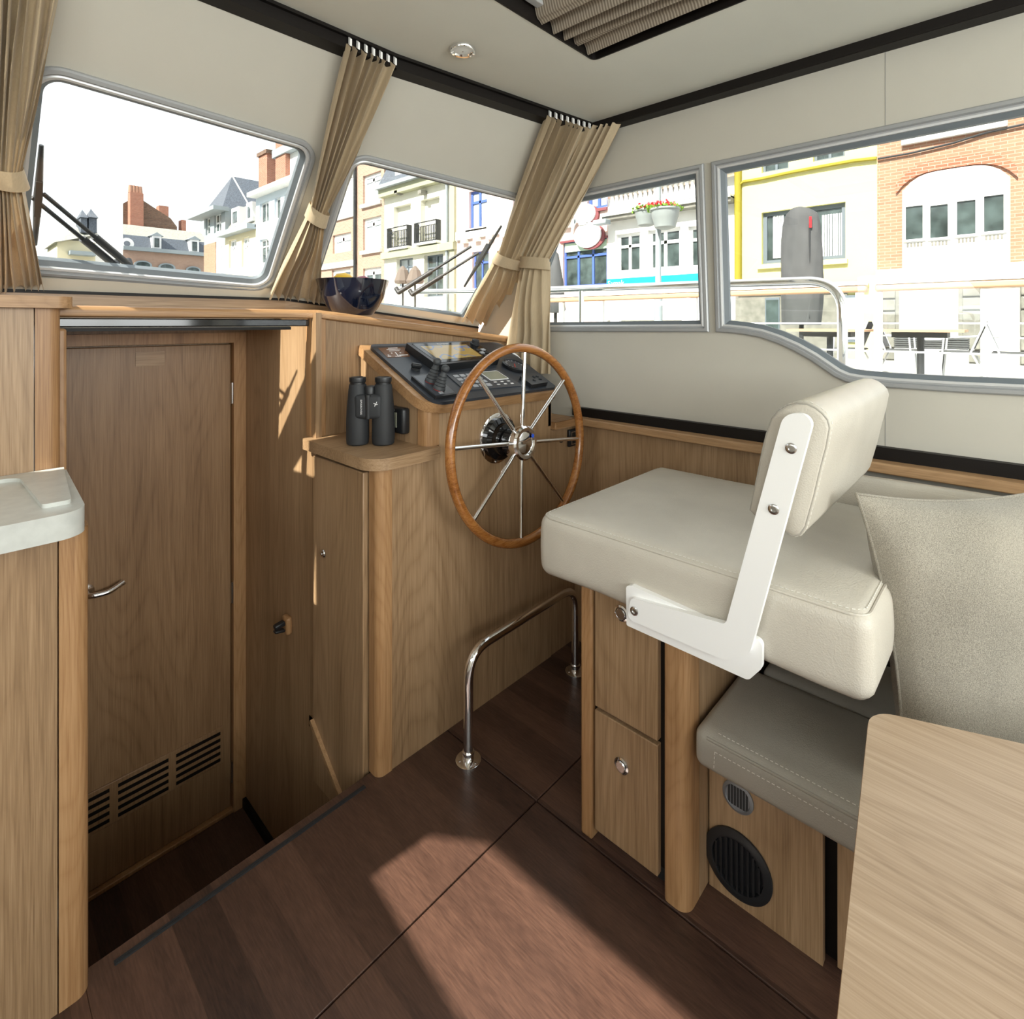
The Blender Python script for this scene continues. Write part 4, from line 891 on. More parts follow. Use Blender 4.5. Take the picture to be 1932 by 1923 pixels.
def wiper(label, pl, arms, blade, hub):
    Q = lambda p: pl.pt(p[0], p[1], -.075)
    t = thing('windscreen_wiper', label, 'wiper', tuple(Q(arms[0][0])), 'windscreen wipers')
    for a in arms:
        P, R, = Q(a[0]), Q(a[1]); m = P+(R-P)*.45
        ob('arm', join(tube([P, m], .011, 8), tube([m, R], .006, 8)), 'iron', t, smooth=50)
    ob('blade', join(tube([Q(blade[0]), (Q(blade[0])+Q(blade[1]))/2, Q(blade[1])], [.005, .010, .005], 8)), 'iron', t, smooth=50)
    ob('blade_carrier', bar(Q(hub[0]), Q(hub[1]), .014, .022), 'iron', t)
    for q in (arms[0][0], arms[1][0]): ob('pivot', lathe([(.010, -.03), (.010, .0), (.006, .008)], Q(q), pl.n, 16), 'iron', t, smooth=40)
wiper('black wiper with twin arms standing upright at the left of the centre windscreen pane', MID, (((245, 502), (82, 366)), ((222, 505), (60, 372))), ((78, 274), (66, 462)), ((74, 340), (70, 405)))
wiper('black wiper with twin arms leaning right on the pane behind the bowl', SIDE, (((752, 552), (889, 465)), ((778, 556), (903, 477))), ((946, 426), (876, 541)), ((922, 462), (900, 500)))
ob('stay_wire', tube([U(372, 216, Y=3.)+(U(372, 216, Y=3.)-U(520, 478, Y=3.))*.6, (1.63, 3.0, 1.118)], .004, 6), 'frame_white', label='thin white stay line slanting above the roofs', cat='wire')
# ------------------------------------------------------------------ quay, water, hillside
ob('quay_ground', box(3.4, 60, -14, 90, -1.5, QZ), 'paving', kind='structure')
ob('river_ground', box(-60, 3.4, -60, 120, -1.5, -1.1), 'water', kind='structure')
# ------------------------------------------------------------------ facades along the quay
mF = lambda u, v, w=0.: (XF-w, u, v)
def fy_(px, x=None): return float(U(px, 600, X=x or XF)[1])
def fz_(px, py, x=None): return float(U(px, py, X=x or XF)[2])
def building(name, label, px0, px1, ztop, mat, wins=(), depth=7., zbase=None):
    y1, y0 = fy_(px0), fy_(px1); zb = QZ if zbase is None else zbase
    t = thing(name, label, 'building', (XF+3, (y0+y1)/2, QZ)); holes = []; W = []
    for w in wins:
        a, b = fy_(w[1]), fy_(w[0]); c = (w[0]+w[1])/2; z0, z1 = fz_(c, w[3]), fz_(c, w[2])
        holes.append([(a, z0), (b, z0), (b, z1), (a, z1)]); W.append((a, b, z0, z1, w[4:]))
    ob('facade', plate([(y0, zb), (y1, zb), (y1, ztop), (y0, ztop)], holes, -.25, 0, mF), mat, t)
    ob('body', box(XF+.25, XF+depth, y0, y1, zb, ztop-.05), mat, t)
    for (a, b, z0, z1, k) in W: fwindow(t, a, b, z0, z1, *k)
    t['_y'] = 0; del t['_y']
    return t, y0, y1
def fwindow(t, a, b, z0, z1, fm='frame_white', cols=2, tr=0., pane='pane', rec=.13, fw=.06):
    w = ob('window', frame([(a, z0), (b, z0), (b, z1), (a, z1)], [(0, -rec-.06), (0, -rec), (fw, -rec), (fw, -rec-.06)], mF), fm, t)
    ob('pane', plate([(a, z0), (b, z0), (b, z1), (a, z1)], [], -rec-.05, -rec-.04, mF), pane, w)
    for k in range(1, cols):
        y = a+(b-a)*k/cols; ob('mullion', plate([(y-fw*.5, z0), (y+fw*.5, z0), (y+fw*.5, z1), (y-fw*.5, z1)], [], -rec-.045, -rec+.005, mF), fm, w)
    if tr:
        z = z0+(z1-z0)*tr; ob('transom', plate([(a, z-fw*.5), (b, z-fw*.5), (b, z+fw*.5), (a, z+fw*.5)], [], -rec-.045, -rec+.005, mF), fm, w)
    return w
def fbox(a, b, z0, z1, w0, w1): return box(XF-w1, XF-w0, min(a, b), max(a, b), z0, z1)
def strip(pxa, pya, pxb, pyb, h, w0, w1): return fbox(fy_(pxa), fy_(pxb), fz_(pxa, pya)-h/2, fz_(pxa, pya)+h/2, w0, w1)
# 1 brick house with the arched white window
b1, y0, y1 = building('brick_house', 'red brick house with wide arched white window at the far right', 1655, 2090, 7.2, 'brick_red')
def arch(x0, x1, pyt, pyb, rise, w0, w1):
    a, b = fy_(x1), fy_(x0); c = (x0+x1)/2; zb, zt = fz_(c, pyb), fz_(c, pyt)
    pts = [(a, zb), (b, zb)]+[(b+(a-b)*k/12, zt-rise+rise*(1-(2*k/12-1)**4)) for k in range(13)]
    return plate(pts, [], w0, w1, mF), (a, b, zb, zt)
vf, (a, b, zb, zt) = arch(1703, 1906, 318, 512, .35, 0, .05)
aw = ob('arched_infill', vf, 'frame_white', b1)
ob('brick_arch', plate([(a-.12+(b-a+.24)*k/16, zt-.38+.40*(1-(2*k/16-1)**4)) for k in range(17)]+[(b+.12-(b-a+.24)*k/16, zt-.18+.42*(1-(2*k/16-1)**4)) for k in range(17)], [], 0, .07, mF), 'brick_chimney', b1)
for x0, x1, p0, p1 in ((1710, 1742, 390, 452), (1756, 1789, 388, 449), (1806, 1841, 380, 443), (1857, 1894, 370, 437)):
    ya, yb = fy_(x1), fy_(x0); c = (x0+x1)/2; za, zb2 = fz_(c, p1), fz_(c, p0)
    wo = ob('window', frame([(ya-.05, za-.05), (yb+.05, za-.05), (yb+.05, zb2+.05), (ya-.05, zb2+.05)], [(0, .05), (0, .10), (.05, .10), (.05, .05)], mF), 'frame_white', b1)
    ob('pane', plate([(ya, za), (yb, za), (yb, zb2), (ya, zb2)], [], .05, .06, mF), 'pane', wo)
    for k in range(5): ob('vent_block', fbox(ya+(yb-ya)*(k+.15)/5, ya+(yb-ya)*(k+.75)/5, za-.17, za-.08, .05, .06), 'stone_grey', wo)
ob('sill_band', strip(1655, 520, 2090, 500, .24, 0, .16), 'render_white', b1)
ob('upper_sill', fbox(fy_(1702), fy_(1901), fz_(1800, 258), fz_(1800, 258)+.35, 0, .12), 'render_white', b1)
ob('shutter', fbox(fy_(1697), fy_(1808), QZ, fz_(1750, 548), 0, .04), 'frame_white', b1)
ob('shutter_slats', join(*[fbox(fy_(1699), fy_(1806), QZ+.05+k*.06, QZ+.09+k*.06, .04, .048) for k in range(26)]), 'frame_white', b1, kind='stuff')
ob('entrance_door', fbox(fy_(1850), fy_(1924), QZ, fz_(1887, 545), 0, .05), 'frame_white', b1)
ob('door_panel', fbox(fy_(1862), fy_(1912), QZ+.3, fz_(1887, 556), .05, .07), 'render_white', b1)
for x0, x1 in ((1660, 1690), (1816, 1850), (1926, 1950)):
    for k in range(6): ob('stone_block', fbox(fy_(x0), fy_(x1), QZ+.02+k*.28, QZ+.27+k*.28, 0, .09), 'stone_grey', b1, bevel=.02)
ob('ground_floor', fbox(y0, y1, QZ, QZ+1.9, -.01, .02), 'stone_grey', b1)
ob('cable', tube([(XF-.06, fy_(x), fz_(x, y)) for x, y in ((1657, 301), (1720, 290), (1800, 271), (1860, 252), (1932, 236), (2000, 222))], .025, 6), 'iron', b1)
# 2 yellow house
b2, y0, y1 = building('yellow_house', 'yellow rendered house with wide dark-framed window', 1388, 1655, 7.2, 'render_yellow', ((1437, 1595, 391, 493, 'frame_grey', 2, 0., 'pane', .12, .10), (1437, 1488, 270, 322, 'frame_grey', 2), (1534, 1594, 240, 300, 'frame_grey', 2), ))
for x0, x1 in ((1455, 1476), (1548, 1590)):
    c = (x0+x1)/2; ob('net_curtain', join(*[fbox(fy_(x0)+(fy_(x1)-fy_(x0))*k/8, fy_(x0)+(fy_(x1)-fy_(x0))*(k+.7)/8, fz_(c, 486), fz_(c, 402), -.16, -.145+.01*(k % 2)) for k in range(8)]), 'curtain_white', b2)
ob('window_sill', strip(1430, 505, 1600, 490, .10, 0, .10), 'render_yellow', b2)
ob('drain_pipe', tube([(XF-.08, fy_(1394), 7.0), (XF-.08, fy_(1394), fz_(1394, 548))], .09, 10), 'yellow_strong', b2, smooth=60)
ob('edge_strip', fbox(fy_(1390), fy_(1400), fz_(1395, 550), 7.2, 0, .05), 'yellow_strong', b2)
ob('cornice_step', fbox(fy_(1395), fy_(1640), fz_(1510, 548), fz_(1510, 541), 0, .18), 'yellow_strong', b2)
ob('cable', tube([(XF-.07, fy_(x), fz_(x, y)) for x, y in ((1395, 390), (1394, 352), (1404, 344), (1440, 338), (1500, 325), (1560, 314), (1610, 305), (1655, 300))], .045, 6), 'yellow_strong', b2)
gz = fz_(1510, 549)
ob('ground_floor', fbox(y0+.6, y1, QZ, gz, -.01, .03), 'stone_grey', b2)
for x0, x1, m in ((1445, 1472, 'pane'), (1586, 1624, 'pane_pale')):
    w = ob('shop_window', fbox(fy_(x0), fy_(x1), QZ+.4, gz-.15, .03, .06), 'frame_grey', b2); ob('pane', fbox(fy_(x0+2), fy_(x1-2), QZ+.46, gz-.21, .06, .07), m, w)
# 3 low white house with balustrade
b3, y0, y1 = building('white_house', 'ornate white house with stone balustrade and tall paired windows', 1147, 1388, 5.35, 'render_white', ((1163, 1208, 440, 514, 'frame_white', 2, .68, 'pane', .12, .09), (1222, 1284, 431, 509, 'frame_white', 2, .68, 'pane', .12, .10), (1298, 1340, 425, 505, 'frame_white', 2, .68, 'pane', .12, .09)))
ob('cornice', strip(1147, 415, 1388, 400, .16, 0, .35), 'stone_grey', b3)
ob('cornice_cap', strip(1147, 410, 1388, 400, .10, 0, .42), 'render_white', b3)
zc = fz_(1200, 408)
for k in range(22):
    y = y0+.3+(y1-y0-.6)*k/21
    ob('baluster', lathe([(.07, 0), (.045, .10), (.10, .35), (.05, .62), (.08, .74)], (XF-.20, y, zc), n=8), 'render_white', b3, smooth=40)
ob('balustrade_rail', fbox(y0, y1, zc+.74, zc+.86, .08, .34), 'render_white', b3)
ob('upper_wall', box(XF+.6, XF+.9, y0, y1, 5.0, 8.5), 'brick_pink', b3)
sg = ob('teal_sign', fbox(fy_(1148), fy_(1345), fz_(1200, 541), fz_(1200, 524), 0, .10), 'teal_sign', b3)
text('sign_lettering', 'Samak', .24, lambda x, y, w: (XF-.102-w, fy_(1165)-x, fz_(1165, 535)+y), 'print_white', sg)
ob('shop_front', fbox(y0, y1, QZ, QZ+.95, -.01, .03), 'stone_grey', b3)
for k in range(5): ob('shop_pane', fbox(y0+.3+k*(y1-y0)/5, y0+.2+(k+.75)*(y1-y0)/5, QZ+.15, QZ+.9, .03, .05), 'pane_pale', b3)
fl_ = ob('flood_light', box(XF-.62, XF-.30, fy_(1150)-.25, fy_(1150)+.25, fz_(1150, 428), fz_(1150, 428)+.16), 'zinc', b3, bevel=.03)
# 4 pink house with blue window frames and the white emblem
b4, y0, y1 = building('pink_house', 'pale pink house with blue window frames and round white emblem sign', 862, 1147, 8.6, 'render_pink', ((885, 919, 358, 431, 'frame_blue', 2, .7, 'pane_pale', .12, .10), (968, 1004, 372, 440, 'frame_blue', 2, .7, 'pane_pale', .12, .10), (1108, 1146, 330, 393, 'frame_blue', 2, .7, 'pane_pale', .12, .10), (1062, 1145, 452, 541, 'frame_blue', 3, .66, 'pane', .10, .08), (891, 922, 474, 545, 'frame_blue', 2, .7, 'pane', .12, .08)))
ob('mint_band', fbox(fy_(1064), fy_(1144), fz_(1104, 472), fz_(1104, 455), -.09, -.06), 'mint', b4)
ob('maroon_moulding', strip(1040, 412, 1147, 398, .09, 0, .10), 'maroon', b4)
ob('maroon_edge', strip(1058, 458, 1147, 449, .07, 0, .06), 'maroon', b4)
ob('string_course', strip(863, 447, 1000, 430, .35, 0, .12), 'render_white', b4)
for k in range(9): ob('corbel', fbox(fy_(863)-.4-k*.75, fy_(863)-.7-k*.75, fz_(863, 462), fz_(863, 452), 0, .18), 'render_white', b4)
ob('window_sill', strip(882, 436, 922, 432, .12, 0, .12), 'render_white', b4)
def emblem():
    cy, cz = fy_(1102), fz_(1102, 429); out = []
    for dy, dz, r in ((-.10, .42, .42), (-.22, -.30, .52)):
        out.append(plate([(cy+dy+r*math.cos(a)*1.05, cz+dz+r*.82*math.sin(a)) for a in np.linspace(0, 2*math.pi, 28, endpoint=False)], [], .06, .14, mF))
    return join(*out), cy, cz
ev_, cy, cz = emblem(); ob('emblem_shadow', ([(v[0]+.05, v[1]-.10, v[2]-.06) for v in ev_[0]], ev_[1]), 'maroon', b4); em = ob('emblem_sign', ev_, 'frame_white', b4)  # maroon plate offset behind, put in as the emblem's brown shadow
ob('emblem_mark', join(*[plate([(cy+dy+l*math.cos(a)+.09*math.cos(t)*math.cos(a)-.09*math.sin(t)*math.sin(a), cz+dz+l*math.sin(a)+.22*math.sin(t)) for t in np.linspace(0, 2*math.pi, 12, endpoint=False)], [], .14, .15, mF) for dy, dz, a, l in ((.15, .28, .9, .1), (.25, .02, .6, .12), (-.02, -.22, .2, .1))]), 'zinc', em)
ob('drain_pipe', tube([(XF-.08, fy_(1020), 8.5), (XF-.08, fy_(1020), QZ)], .07, 8), 'zinc', b4)
# 5 ivory house with balconies
b5, y0, y1 = building('ivory_house', 'ivory house with two iron-railed balcony doors and olive trim', 725, 862, 7.75, 'render_ivory', ((743, 775, 387, 466, 'frame_grey', 2, .62, 'pane_pale', .30, .07), (794, 829, 374, 454, 'frame_grey', 2, .62, 'pane', .30, .07), (748, 779, 487, 540, 'frame_grey', 2, .7, 'pane_pale', .2, .07), (800, 836, 480, 560, 'frame_grey', 2, .7, 'pane', .2, .07)))
zc = fz_(726, 362)
ob('eave_moulding', fbox(y0, y1, zc-.35, zc, 0, .35), 'olive_trim', b5); ob('gutter', fbox(y0, y1, zc, zc+.18, .25, .55), 'zinc', b5)
ob('mansard_roof', ([(XF-.4, y, zc+.15) for y in (y0, y1)]+[(XF+1.2, y, zc+3.2) for y in (y0, y1)]+[(XF+5, y, z) for z in (zc+.15, zc+3.2) for y in (y0, y1)], [(0, 1, 3, 2), (2, 3, 7, 6), (0, 2, 6, 4), (1, 5, 7, 3), (4, 6, 7, 5), (0, 4, 5, 1)]), 'slate', b5)
ob('dormer', box(XF-.2, XF+1.2, fy_(775), fy_(752), zc+.5, zc+2.3), 'render_white', b5)
zs = fz_(726, 484); ob('string_band', fbox(y0, y1, zs-.16, zs+.16, 0, .22), 'olive_trim', b5)
ob('pilaster', fbox(fy_(861), fy_(852), QZ, 7.7, 0, .12), 'olive_trim', b5)
ob('drain_pipe', tube([(XF-.10, fy_(846), 7.7), (XF-.10, fy_(846), QZ)], .06, 8), 'zinc', b5)
for x0, x1, p0, p1 in ((739, 777, 429, 467), (790, 832, 419, 457)):
    a, b = fy_(x1), fy_(x0); c = (x0+x1)/2; z0, z1 = fz_(c, p1), fz_(c, p0)
    bl = ob('balcony_rail', join(fbox(a, b, z1-.04, z1, .22, .27), fbox(a, b, z0, z0+.04, .22, .27), fbox(a, b, z1-.22, z1-.19, .23, .26), fbox(a, a+.04, z0, z1, 0, .27), fbox(b-.04, b, z0, z1, 0, .27)), 'iron', b5)
    for k in range(1, 14): ob('bar', fbox(a+(b-a)*k/14-.014, a+(b-a)*k/14+.014, z0, z1-.2, .23, .26), 'iron', bl)
    ob('balcony_sill', fbox(a, b, z0-.12, z0-.02, 0, .3), 'render_ivory', b5)
for x in (758, 803): ob('wall_lamp', box(XF-.35, XF, fy_(x)-.12, fy_(x)+.12, fz_(x, 368), fz_(x, 368)+.16), 'stone_grey', b5)
# 6, 7 brick houses
b6, y0, y1 = building('brick_townhouse', 'pale brick townhouse with stacked pairs of white windows', 672, 725, 10.5, 'brick_pink', ((685, 719, 327, 385, 'frame_white', 2, .8, 'pane_pale', .12, .16), (685, 719, 410, 472, 'frame_white', 2, .8, 'pane_pale', .12, .16), (685, 719, 505, 545, 'frame_white', 2, .75, 'pane', .12, .16)))
for py in (388, 475): ob('sill', strip(683, py+3, 721, py-3, .18, 0, .14), 'render_white', b6)
ob('drain_pipe', tube([(XF-.12, fy_(673), 10.4), (XF-.12, fy_(673), QZ)], .08, 8), 'iron', b6)
b7, y0, y1 = building('brick_townhouse', 'low brick and white house partly behind the curtain and bowl', 598, 672, 8.9, 'brick_pink', ((628, 662, 441, 476, 'frame_white', 2, .7, 'pane_pale', .12, .18), (626, 661, 508, 560, 'frame_white', 2, .7, 'pane', .12, .18)))
ob('white_band', fbox(y0, y1, 6.9, 8.9, 0, .10), 'render_white', b7); ob('lower_band', strip(600, 506, 672, 500, .3, 0, .1), 'render_white', b7)
# 8 light blue house, cream house, slate house
b8, y0, y1 = building('pale_blue_house', 'pale blue rendered house below two brick chimneys', 483, 598, fz_(520, 352), 'render_blue', ((490, 507, 381, 420, 'frame_white', 2, 0, 'pane', .15, .10), (518, 529, 373, 413, 'frame_white', 1, 0, 'pane', .15, .10), (536, 547, 366, 409, 'frame_white', 1, 0, 'pane', .15, .10), (490, 507, 451, 497, 'frame_white', 2, .7, 'pane', .15, .10), (520, 533, 447, 490, 'frame_white', 1, .7, 'pane', .15, .10)))
zt = fz_(520, 352)
ob('eave', fbox(y0, y1, zt-.3, zt, 0, .6), 'render_white', b8); ob('attic', box(XF+.5, XF+6, y0, fy_(512), zt, zt+2.0), 'render_white', b8); ob('attic_roof', box(XF+.1, XF+6.2, y0, fy_(510), zt+2.0, zt+2.5), 'zinc', b8)
for x0, x1, p0, p1 in ((502, 518, 296, 345), (534, 553, 262, 303)):
    c = (x0+x1)/2; xc = XF+.7; ch = ob('chimney', box(xc-.5, xc+.5, fy_(x1, xc), fy_(x0, xc), zt-.5, fz_(c, p0, xc)), 'brick_chimney', b8); ob('chimney_cap', box(xc-.6, xc+.6, fy_(x1, xc)-.1, fy_(x0, xc)+.1, fz_(c, p0, xc), fz_(c, p0, xc)+.25), 'brick_dark', ch)
b9, y0, y1 = building('cream_house', 'cream house with brown tiled mansard between the blue and slate houses', 425, 483, fz_(450, 438), 'render_cream', ((432, 446, 452, 505, 'frame_white', 2, .7, 'pane_pale', .15, .14), (456, 470, 448, 503, 'frame_white', 2, .7, 'pane_pale', .15, .14)))
zt = fz_(450, 438); zr = fz_(455, 378)
ob('gutter', fbox(y0, y1, zt-.15, zt+.2, 0, .6), 'zinc', b9)
ob('mansard', ([(XF-.1, y, zt) for y in (y0, y1)]+[(XF+1.0, y, zr) for y in (y0, y1)]+[(XF+6, y, z) for z in (zt, zr) for y in (y0, y1)], [(0, 1, 3, 2), (2, 3, 7, 6), (0, 2, 6, 4), (1, 5, 7, 3), (4, 6, 7, 5), (0, 4, 5, 1)]), 'slate_light', b9)
for x0, x1, p0, p1 in ((438, 452, 392, 427), (466, 477, 382, 418)):
    c = (x0+x1)/2; d = ob('dormer', box(XF-.05, XF+1.5, fy_(x1), fy_(x0), fz_(c, p1), fz_(c, p0)), 'frame_white', b9); ob('pane', box(XF-.08, XF-.05, fy_(x1)+.3, fy_(x0)-.3, fz_(c, p1)+.25, fz_(c, p0)-.3), 'pane', d)
b10, y0, y1 = building('slate_house', 'grey house with steep slate gable at the end of the row', 385, 425, fz_(405, 398), 'zinc', ((388, 396, 410, 443, 'frame_white', 1, .5, 'pane', .15, .12), (404, 417, 402, 438, 'frame_white', 2, .5, 'pane', .15, .12)))
zt = fz_(405, 400); ym = (y0+y1)/2
ob('eave_board', fbox(y0-.2, y1+1.2, zt-.25, zt+.05, -.2, .9), 'zinc', b10)
zp = fz_(434, 336)
ym = 46.5; zp = 13.2
ob('slate_roof', ([(XF-.2, y0, zt), (XF-.2, y1, zt), (16.4, ym, zp), (20.8, ym, zp), (20.8, y0, zt), (20.8, y1, zt)], [(0, 2, 3, 4), (1, 5, 3, 2), (0, 1, 2), (4, 3, 5), (0, 4, 5, 1)]), 'slate', b10)
ob('brick_base', fbox(fy_(408), fy_(386), QZ, fz_(397, 460), 0, .05), 'brick_red', b10); ob('entrance_door', fbox(fy_(419), fy_(410), QZ, fz_(414, 466), .0, .08), 'frame_white', b10)
# 9 the frontal house closing the street
YE = 70.
ex = lambda px: float(U(px, 600, Y=YE)[0]); ez = lambda px, py: float(U(px, py, Y=YE)[2])
def ebox(x0, x1, p0, p1, d0, d1): c = (x0+x1)/2; return box(ex(x0), ex(x1), YE-d1, YE-d0, ez(c, p1), ez(c, p0))
b11 = thing('mansard_house', 'long brick house with slate mansard closing the view down the street', 'building', (17, YE+3, QZ))
xa, xb = ex(232), ex(400)
ob('wall', box(xa, xb, YE, YE+8, QZ, ez(300, 475)), 'brick_pink', b11)
ob('cornice', box(xa, xb, YE-.5, YE, ez(300, 477), ez(300, 470)), 'zinc', b11)
z1, z2, z3 = ez(300, 471), ez(300, 447), ez(300, 420)
def slab(y0, y1, za, zb, m, n): ob(n, ([(x, y, z) for x in (xa, xb) for y, z in ((y0, za), (y1, zb), (y1+1, zb-.2), (y0+1, za))], [(0, 1, 2, 3), (7, 6, 5, 4), (0, 4, 5, 1), (1, 5, 6, 2), (3, 2, 6, 7), (0, 3, 7, 4)]), m, b11)
slab(YE, YE+.8, z1, z2, 'slate', 'slate_mansard'); slab(YE+.8, YE+4, z2, z3, 'slate_light', 'upper_roof')
for x0, x1, p0, p1 in ((286, 303, 446, 471), (357, 374, 453, 478)):
    d = ob('dormer', ebox(x0, x1, p0, p1, -1.5, .3), 'frame_white', b11); ob('pane', ebox(x0+4, x1-4, p0+4, p1-4, .3, .4), 'pane', d)
    c = (x0+x1)/2; ob('dormer_roof', ([(ex(x0-4), YE-.4, ez(c, p0)), (ex(x1+4), YE-.4, ez(c, p0)), (ex(c), YE-.4, ez(c, p0-7)), (ex(x0-4), YE+2.5, ez(c, p0)), (ex(x1+4), YE+2.5, ez(c, p0)), (ex(c), YE+2.5, ez(c, p0-7))], [(0, 1, 2), (5, 4, 3), (0, 2, 5, 3), (1, 4, 5, 2), (0, 3, 4, 1)]), 'zinc', d)
rw = ob('round_window', lathe([(.30, 0), (.62, 0), (.62, .12), (.30, .12)], (ex(239), YE-.1, ez(239, 460)), (0, -1, 0), 24, cap=False), 'frame_white', b11)
for x0, x1, p0 in ((252, 286, 492), (298, 330, 497), (350, 378, 503)):
    c = (x0+x1)/2; R = (ex(x1)-ex(x0))/2; zc = ez(c, p0)-R*.55
    aw_ = ob('arched_window', plate([(ex(c)+R*math.cos(a), zc+R*.55*math.sin(a)) for a in np.linspace(0, math.pi, 16)]+[(ex(x0), zc-1.5), (ex(x1), zc-1.5)], [], .1, .25, lambda u, v, w: (u, YE-w, v)), 'zinc', b11)
    ob('pane', plate([(ex(c)+R*.75*math.cos(a), zc+R*.38*math.sin(a)) for a in np.linspace(0, math.pi, 16)]+[(ex(c)-R*.75, zc-1.5), (ex(c)+R*.75, zc-1.5)], [], .25, .3, lambda u, v, w: (u, YE-w, v)), 'pane', aw_)
b12 = thing('gable_house', 'dark brick gable with tall chimney rising behind the mansard house', 'building', (16, YE+10, QZ))
G = YE+9; gx = lambda px: float(U(px, 600, Y=G)[0]); gz_ = lambda px, py: float(U(px, py, Y=G)[2])
ob('gable_wall', plate([(gx(x), gz_(x, y)) for x, y in ((232, 384), (243, 378), (262, 373), (300, 398), (322, 412), (334, 428), (334, 460), (232, 460))], [], 0, 4., lambda u, v, w: (u, G+w, v)), 'brick_dark', b12)
cm = ob('chimney', box(gx(241), gx(266), G-1.2, G-.01, gz_(250, 430), gz_(250, 366)), 'brick_chimney', b12)
for k in range(4): ob('chimney_pot', lathe([(.28, 0), (.2, .9)], (gx(244+k*6), G-.6, gz_(250, 366)), n=10), 'brick_red', cm, smooth=40)
for x0, x1, p0, p1 in ((301, 319, 388, 425), (344, 352, 410, 450)): ob('small_chimney', box(gx(x0), gx(x1), G+.2, G+1.6, gz_(310, p1), gz_(310, p0)), 'brick_chimney', b12)
b13 = thing('turret_house', 'small pale house with dark pointed dormers at the left of the windscreen view', 'building', (10, YE-5, QZ))
hx = lambda px: float(U(px, 600, Y=60.)[0]); hz = lambda px, py: float(U(px, py, Y=60.)[2])
ob('wall', box(hx(108), hx(180), 60, 66, QZ, hz(150, 455)), 'render_cream', b13)
ob('roof', ([(hx(100), 59.4, hz(140, 462)), (hx(182), 59.4, hz(140, 440)), (hx(140), 62, hz(140, 425)), (hx(182), 62, hz(140, 405)), (hx(100), 66, hz(140, 462)), (hx(182), 66, hz(140, 440))], [(0, 1, 3, 2), (2, 3, 5, 4), (0, 2, 4), (1, 5, 3), (0, 4, 5, 1)]), 'slate_light', b13)
for x0, x1, pt_ in ((151, 163, 394), (166, 181, 392)):
    c = (x0+x1)/2; ob('dormer', join(box(hx(x0), hx(x1), 59.6, 62, hz(c, 440), hz(c, 412)), ([(hx(x0-2), 59.4, hz(c, 412)), (hx(x1+2), 59.4, hz(c, 412)), (hx(c), 60.5, hz(c, pt_)), (hx(x0-2), 62, hz(c, 412)), (hx(x1+2), 62, hz(c, 412))], [(0, 1, 2), (1, 4, 2), (4, 3, 2), (3, 0, 2), (0, 3, 4, 1)])), 'slate', b13)
ob('balcony', box(hx(128), hx(176), 58.8, 60, hz(150, 483), hz(150, 476)), 'zinc', b13)
ob('white_block', box(float(U(180, 600, Y=66.)[0]), float(U(232, 600, Y=66.)[0]), 66, 69.5, QZ, float(U(205, 372, Y=66.)[2])), 'frame_white', label='plain white block standing left of the mansard house', cat='building')
# ------------------------------------------------------------------ street furniture
lp = thing('lamp_post', 'grey lamp post carrying two planters of red flowers', 'lamp post', (9.0, float(U(1242, 600, X=9.)[1]), QZ))
ly = float(U(1242, 600, X=9.)[1])
ob('pole', lathe([(.10, 0), (.10, .5), (.075, .55), (.075, 1.4), (.055, 1.45), (.05, 3.0), (.04, 4.6)], (9, ly, QZ), n=20), 'zinc', lp, smooth=35)
for px_, x_, s in ((1219, 9.25, .85), (1255, 8.85, 1.0)):
    y = float(U(px_, 600, X=x_)[1]); zt = float(U(px_, 394 if s == 1 else 397, X=x_)[2]); r = .25*s
    pt = ob('planter', lathe([(.10*s, -.36*s), (.18*s, -.33*s), (r*.86, -.18*s), (r*.92, -.15*s), (r*.98, -.04*s), (r*1.08, -.03*s), (r*1.08, 0), (r*.9, 0), (r*.8, -.06)], (x_, y, zt), n=28), 'planter_grey', lp, smooth=40)
    V = []; F = []; rnd = random.Random(px_)
    def blob(n, zr, rr, sz):
        out = []
        for k in range(n):
            a = rnd.uniform(0, 6.28); d = rr*math.sqrt(rnd.random()); c = np.array([x_+d*math.cos(a), y+d*math.sin(a), zt+rnd.uniform(*zr)])
            u = np.array([rnd.uniform(-1, 1) for _ in range(3)]); u /= np.linalg.norm(u); v = np.cross(u, [rnd.random(), 1, .2]); v /= np.linalg.norm(v)
            out.append(([tuple(c+u*sz), tuple(c+v*sz*.7), tuple(c-u*sz), tuple(c-v*sz*.7)], [(0, 1, 2, 3)]))
        return join(*out)
    ob('foliage', blob(160, (-.03, .05), r*1.25, .035), 'leaf_green', pt, kind='stuff'); ob('blossoms', blob(60, (.04, .12), r*.8, .035), 'petal_red', pt, kind='stuff')
ps = thing('covered_parasol', 'closed parasol in a dark grey zipped cover in front of the yellow house', 'parasol', tuple(U(1512, 613, X=9.5)))
p0 = U(1512, 613, X=9.5); p1 = U(1512, 399, X=9.5); hh = p1[2]-p0[2]; wd = (1548-1476)/FPX*np.dot(p0-CAM, DV)/2
def bag():
    V = []; F = []; n = 40; m = 26
    for j in range(m+1):
        t = j/m; w = wd*(.90+.10*math.sin(math.pi*t*1.1+.3))*(1 if t < .94 else 1-.12*((t-.94)/.06)**1.5)
        for i in range(n):
            a = 2*math.pi*i/n; r = w*(1+.03*math.sin(5*a+6*t)+.02*math.sin(11*a-9*t)); V.append((p0[0]+r*.75*math.cos(a), p0[1]+r*math.sin(a), p0[2]+hh*t+.05*math.cos(2*a)*(t > .9)))
    for j in range(m):
        for i in range(n): F.append((j*n+i, j*n+(i+1) % n, (j+1)*n+(i+1) % n, (j+1)*n+i))
    return V, F+[tuple(range(n))[::-1], tuple(range(m*n, (m+1)*n))]
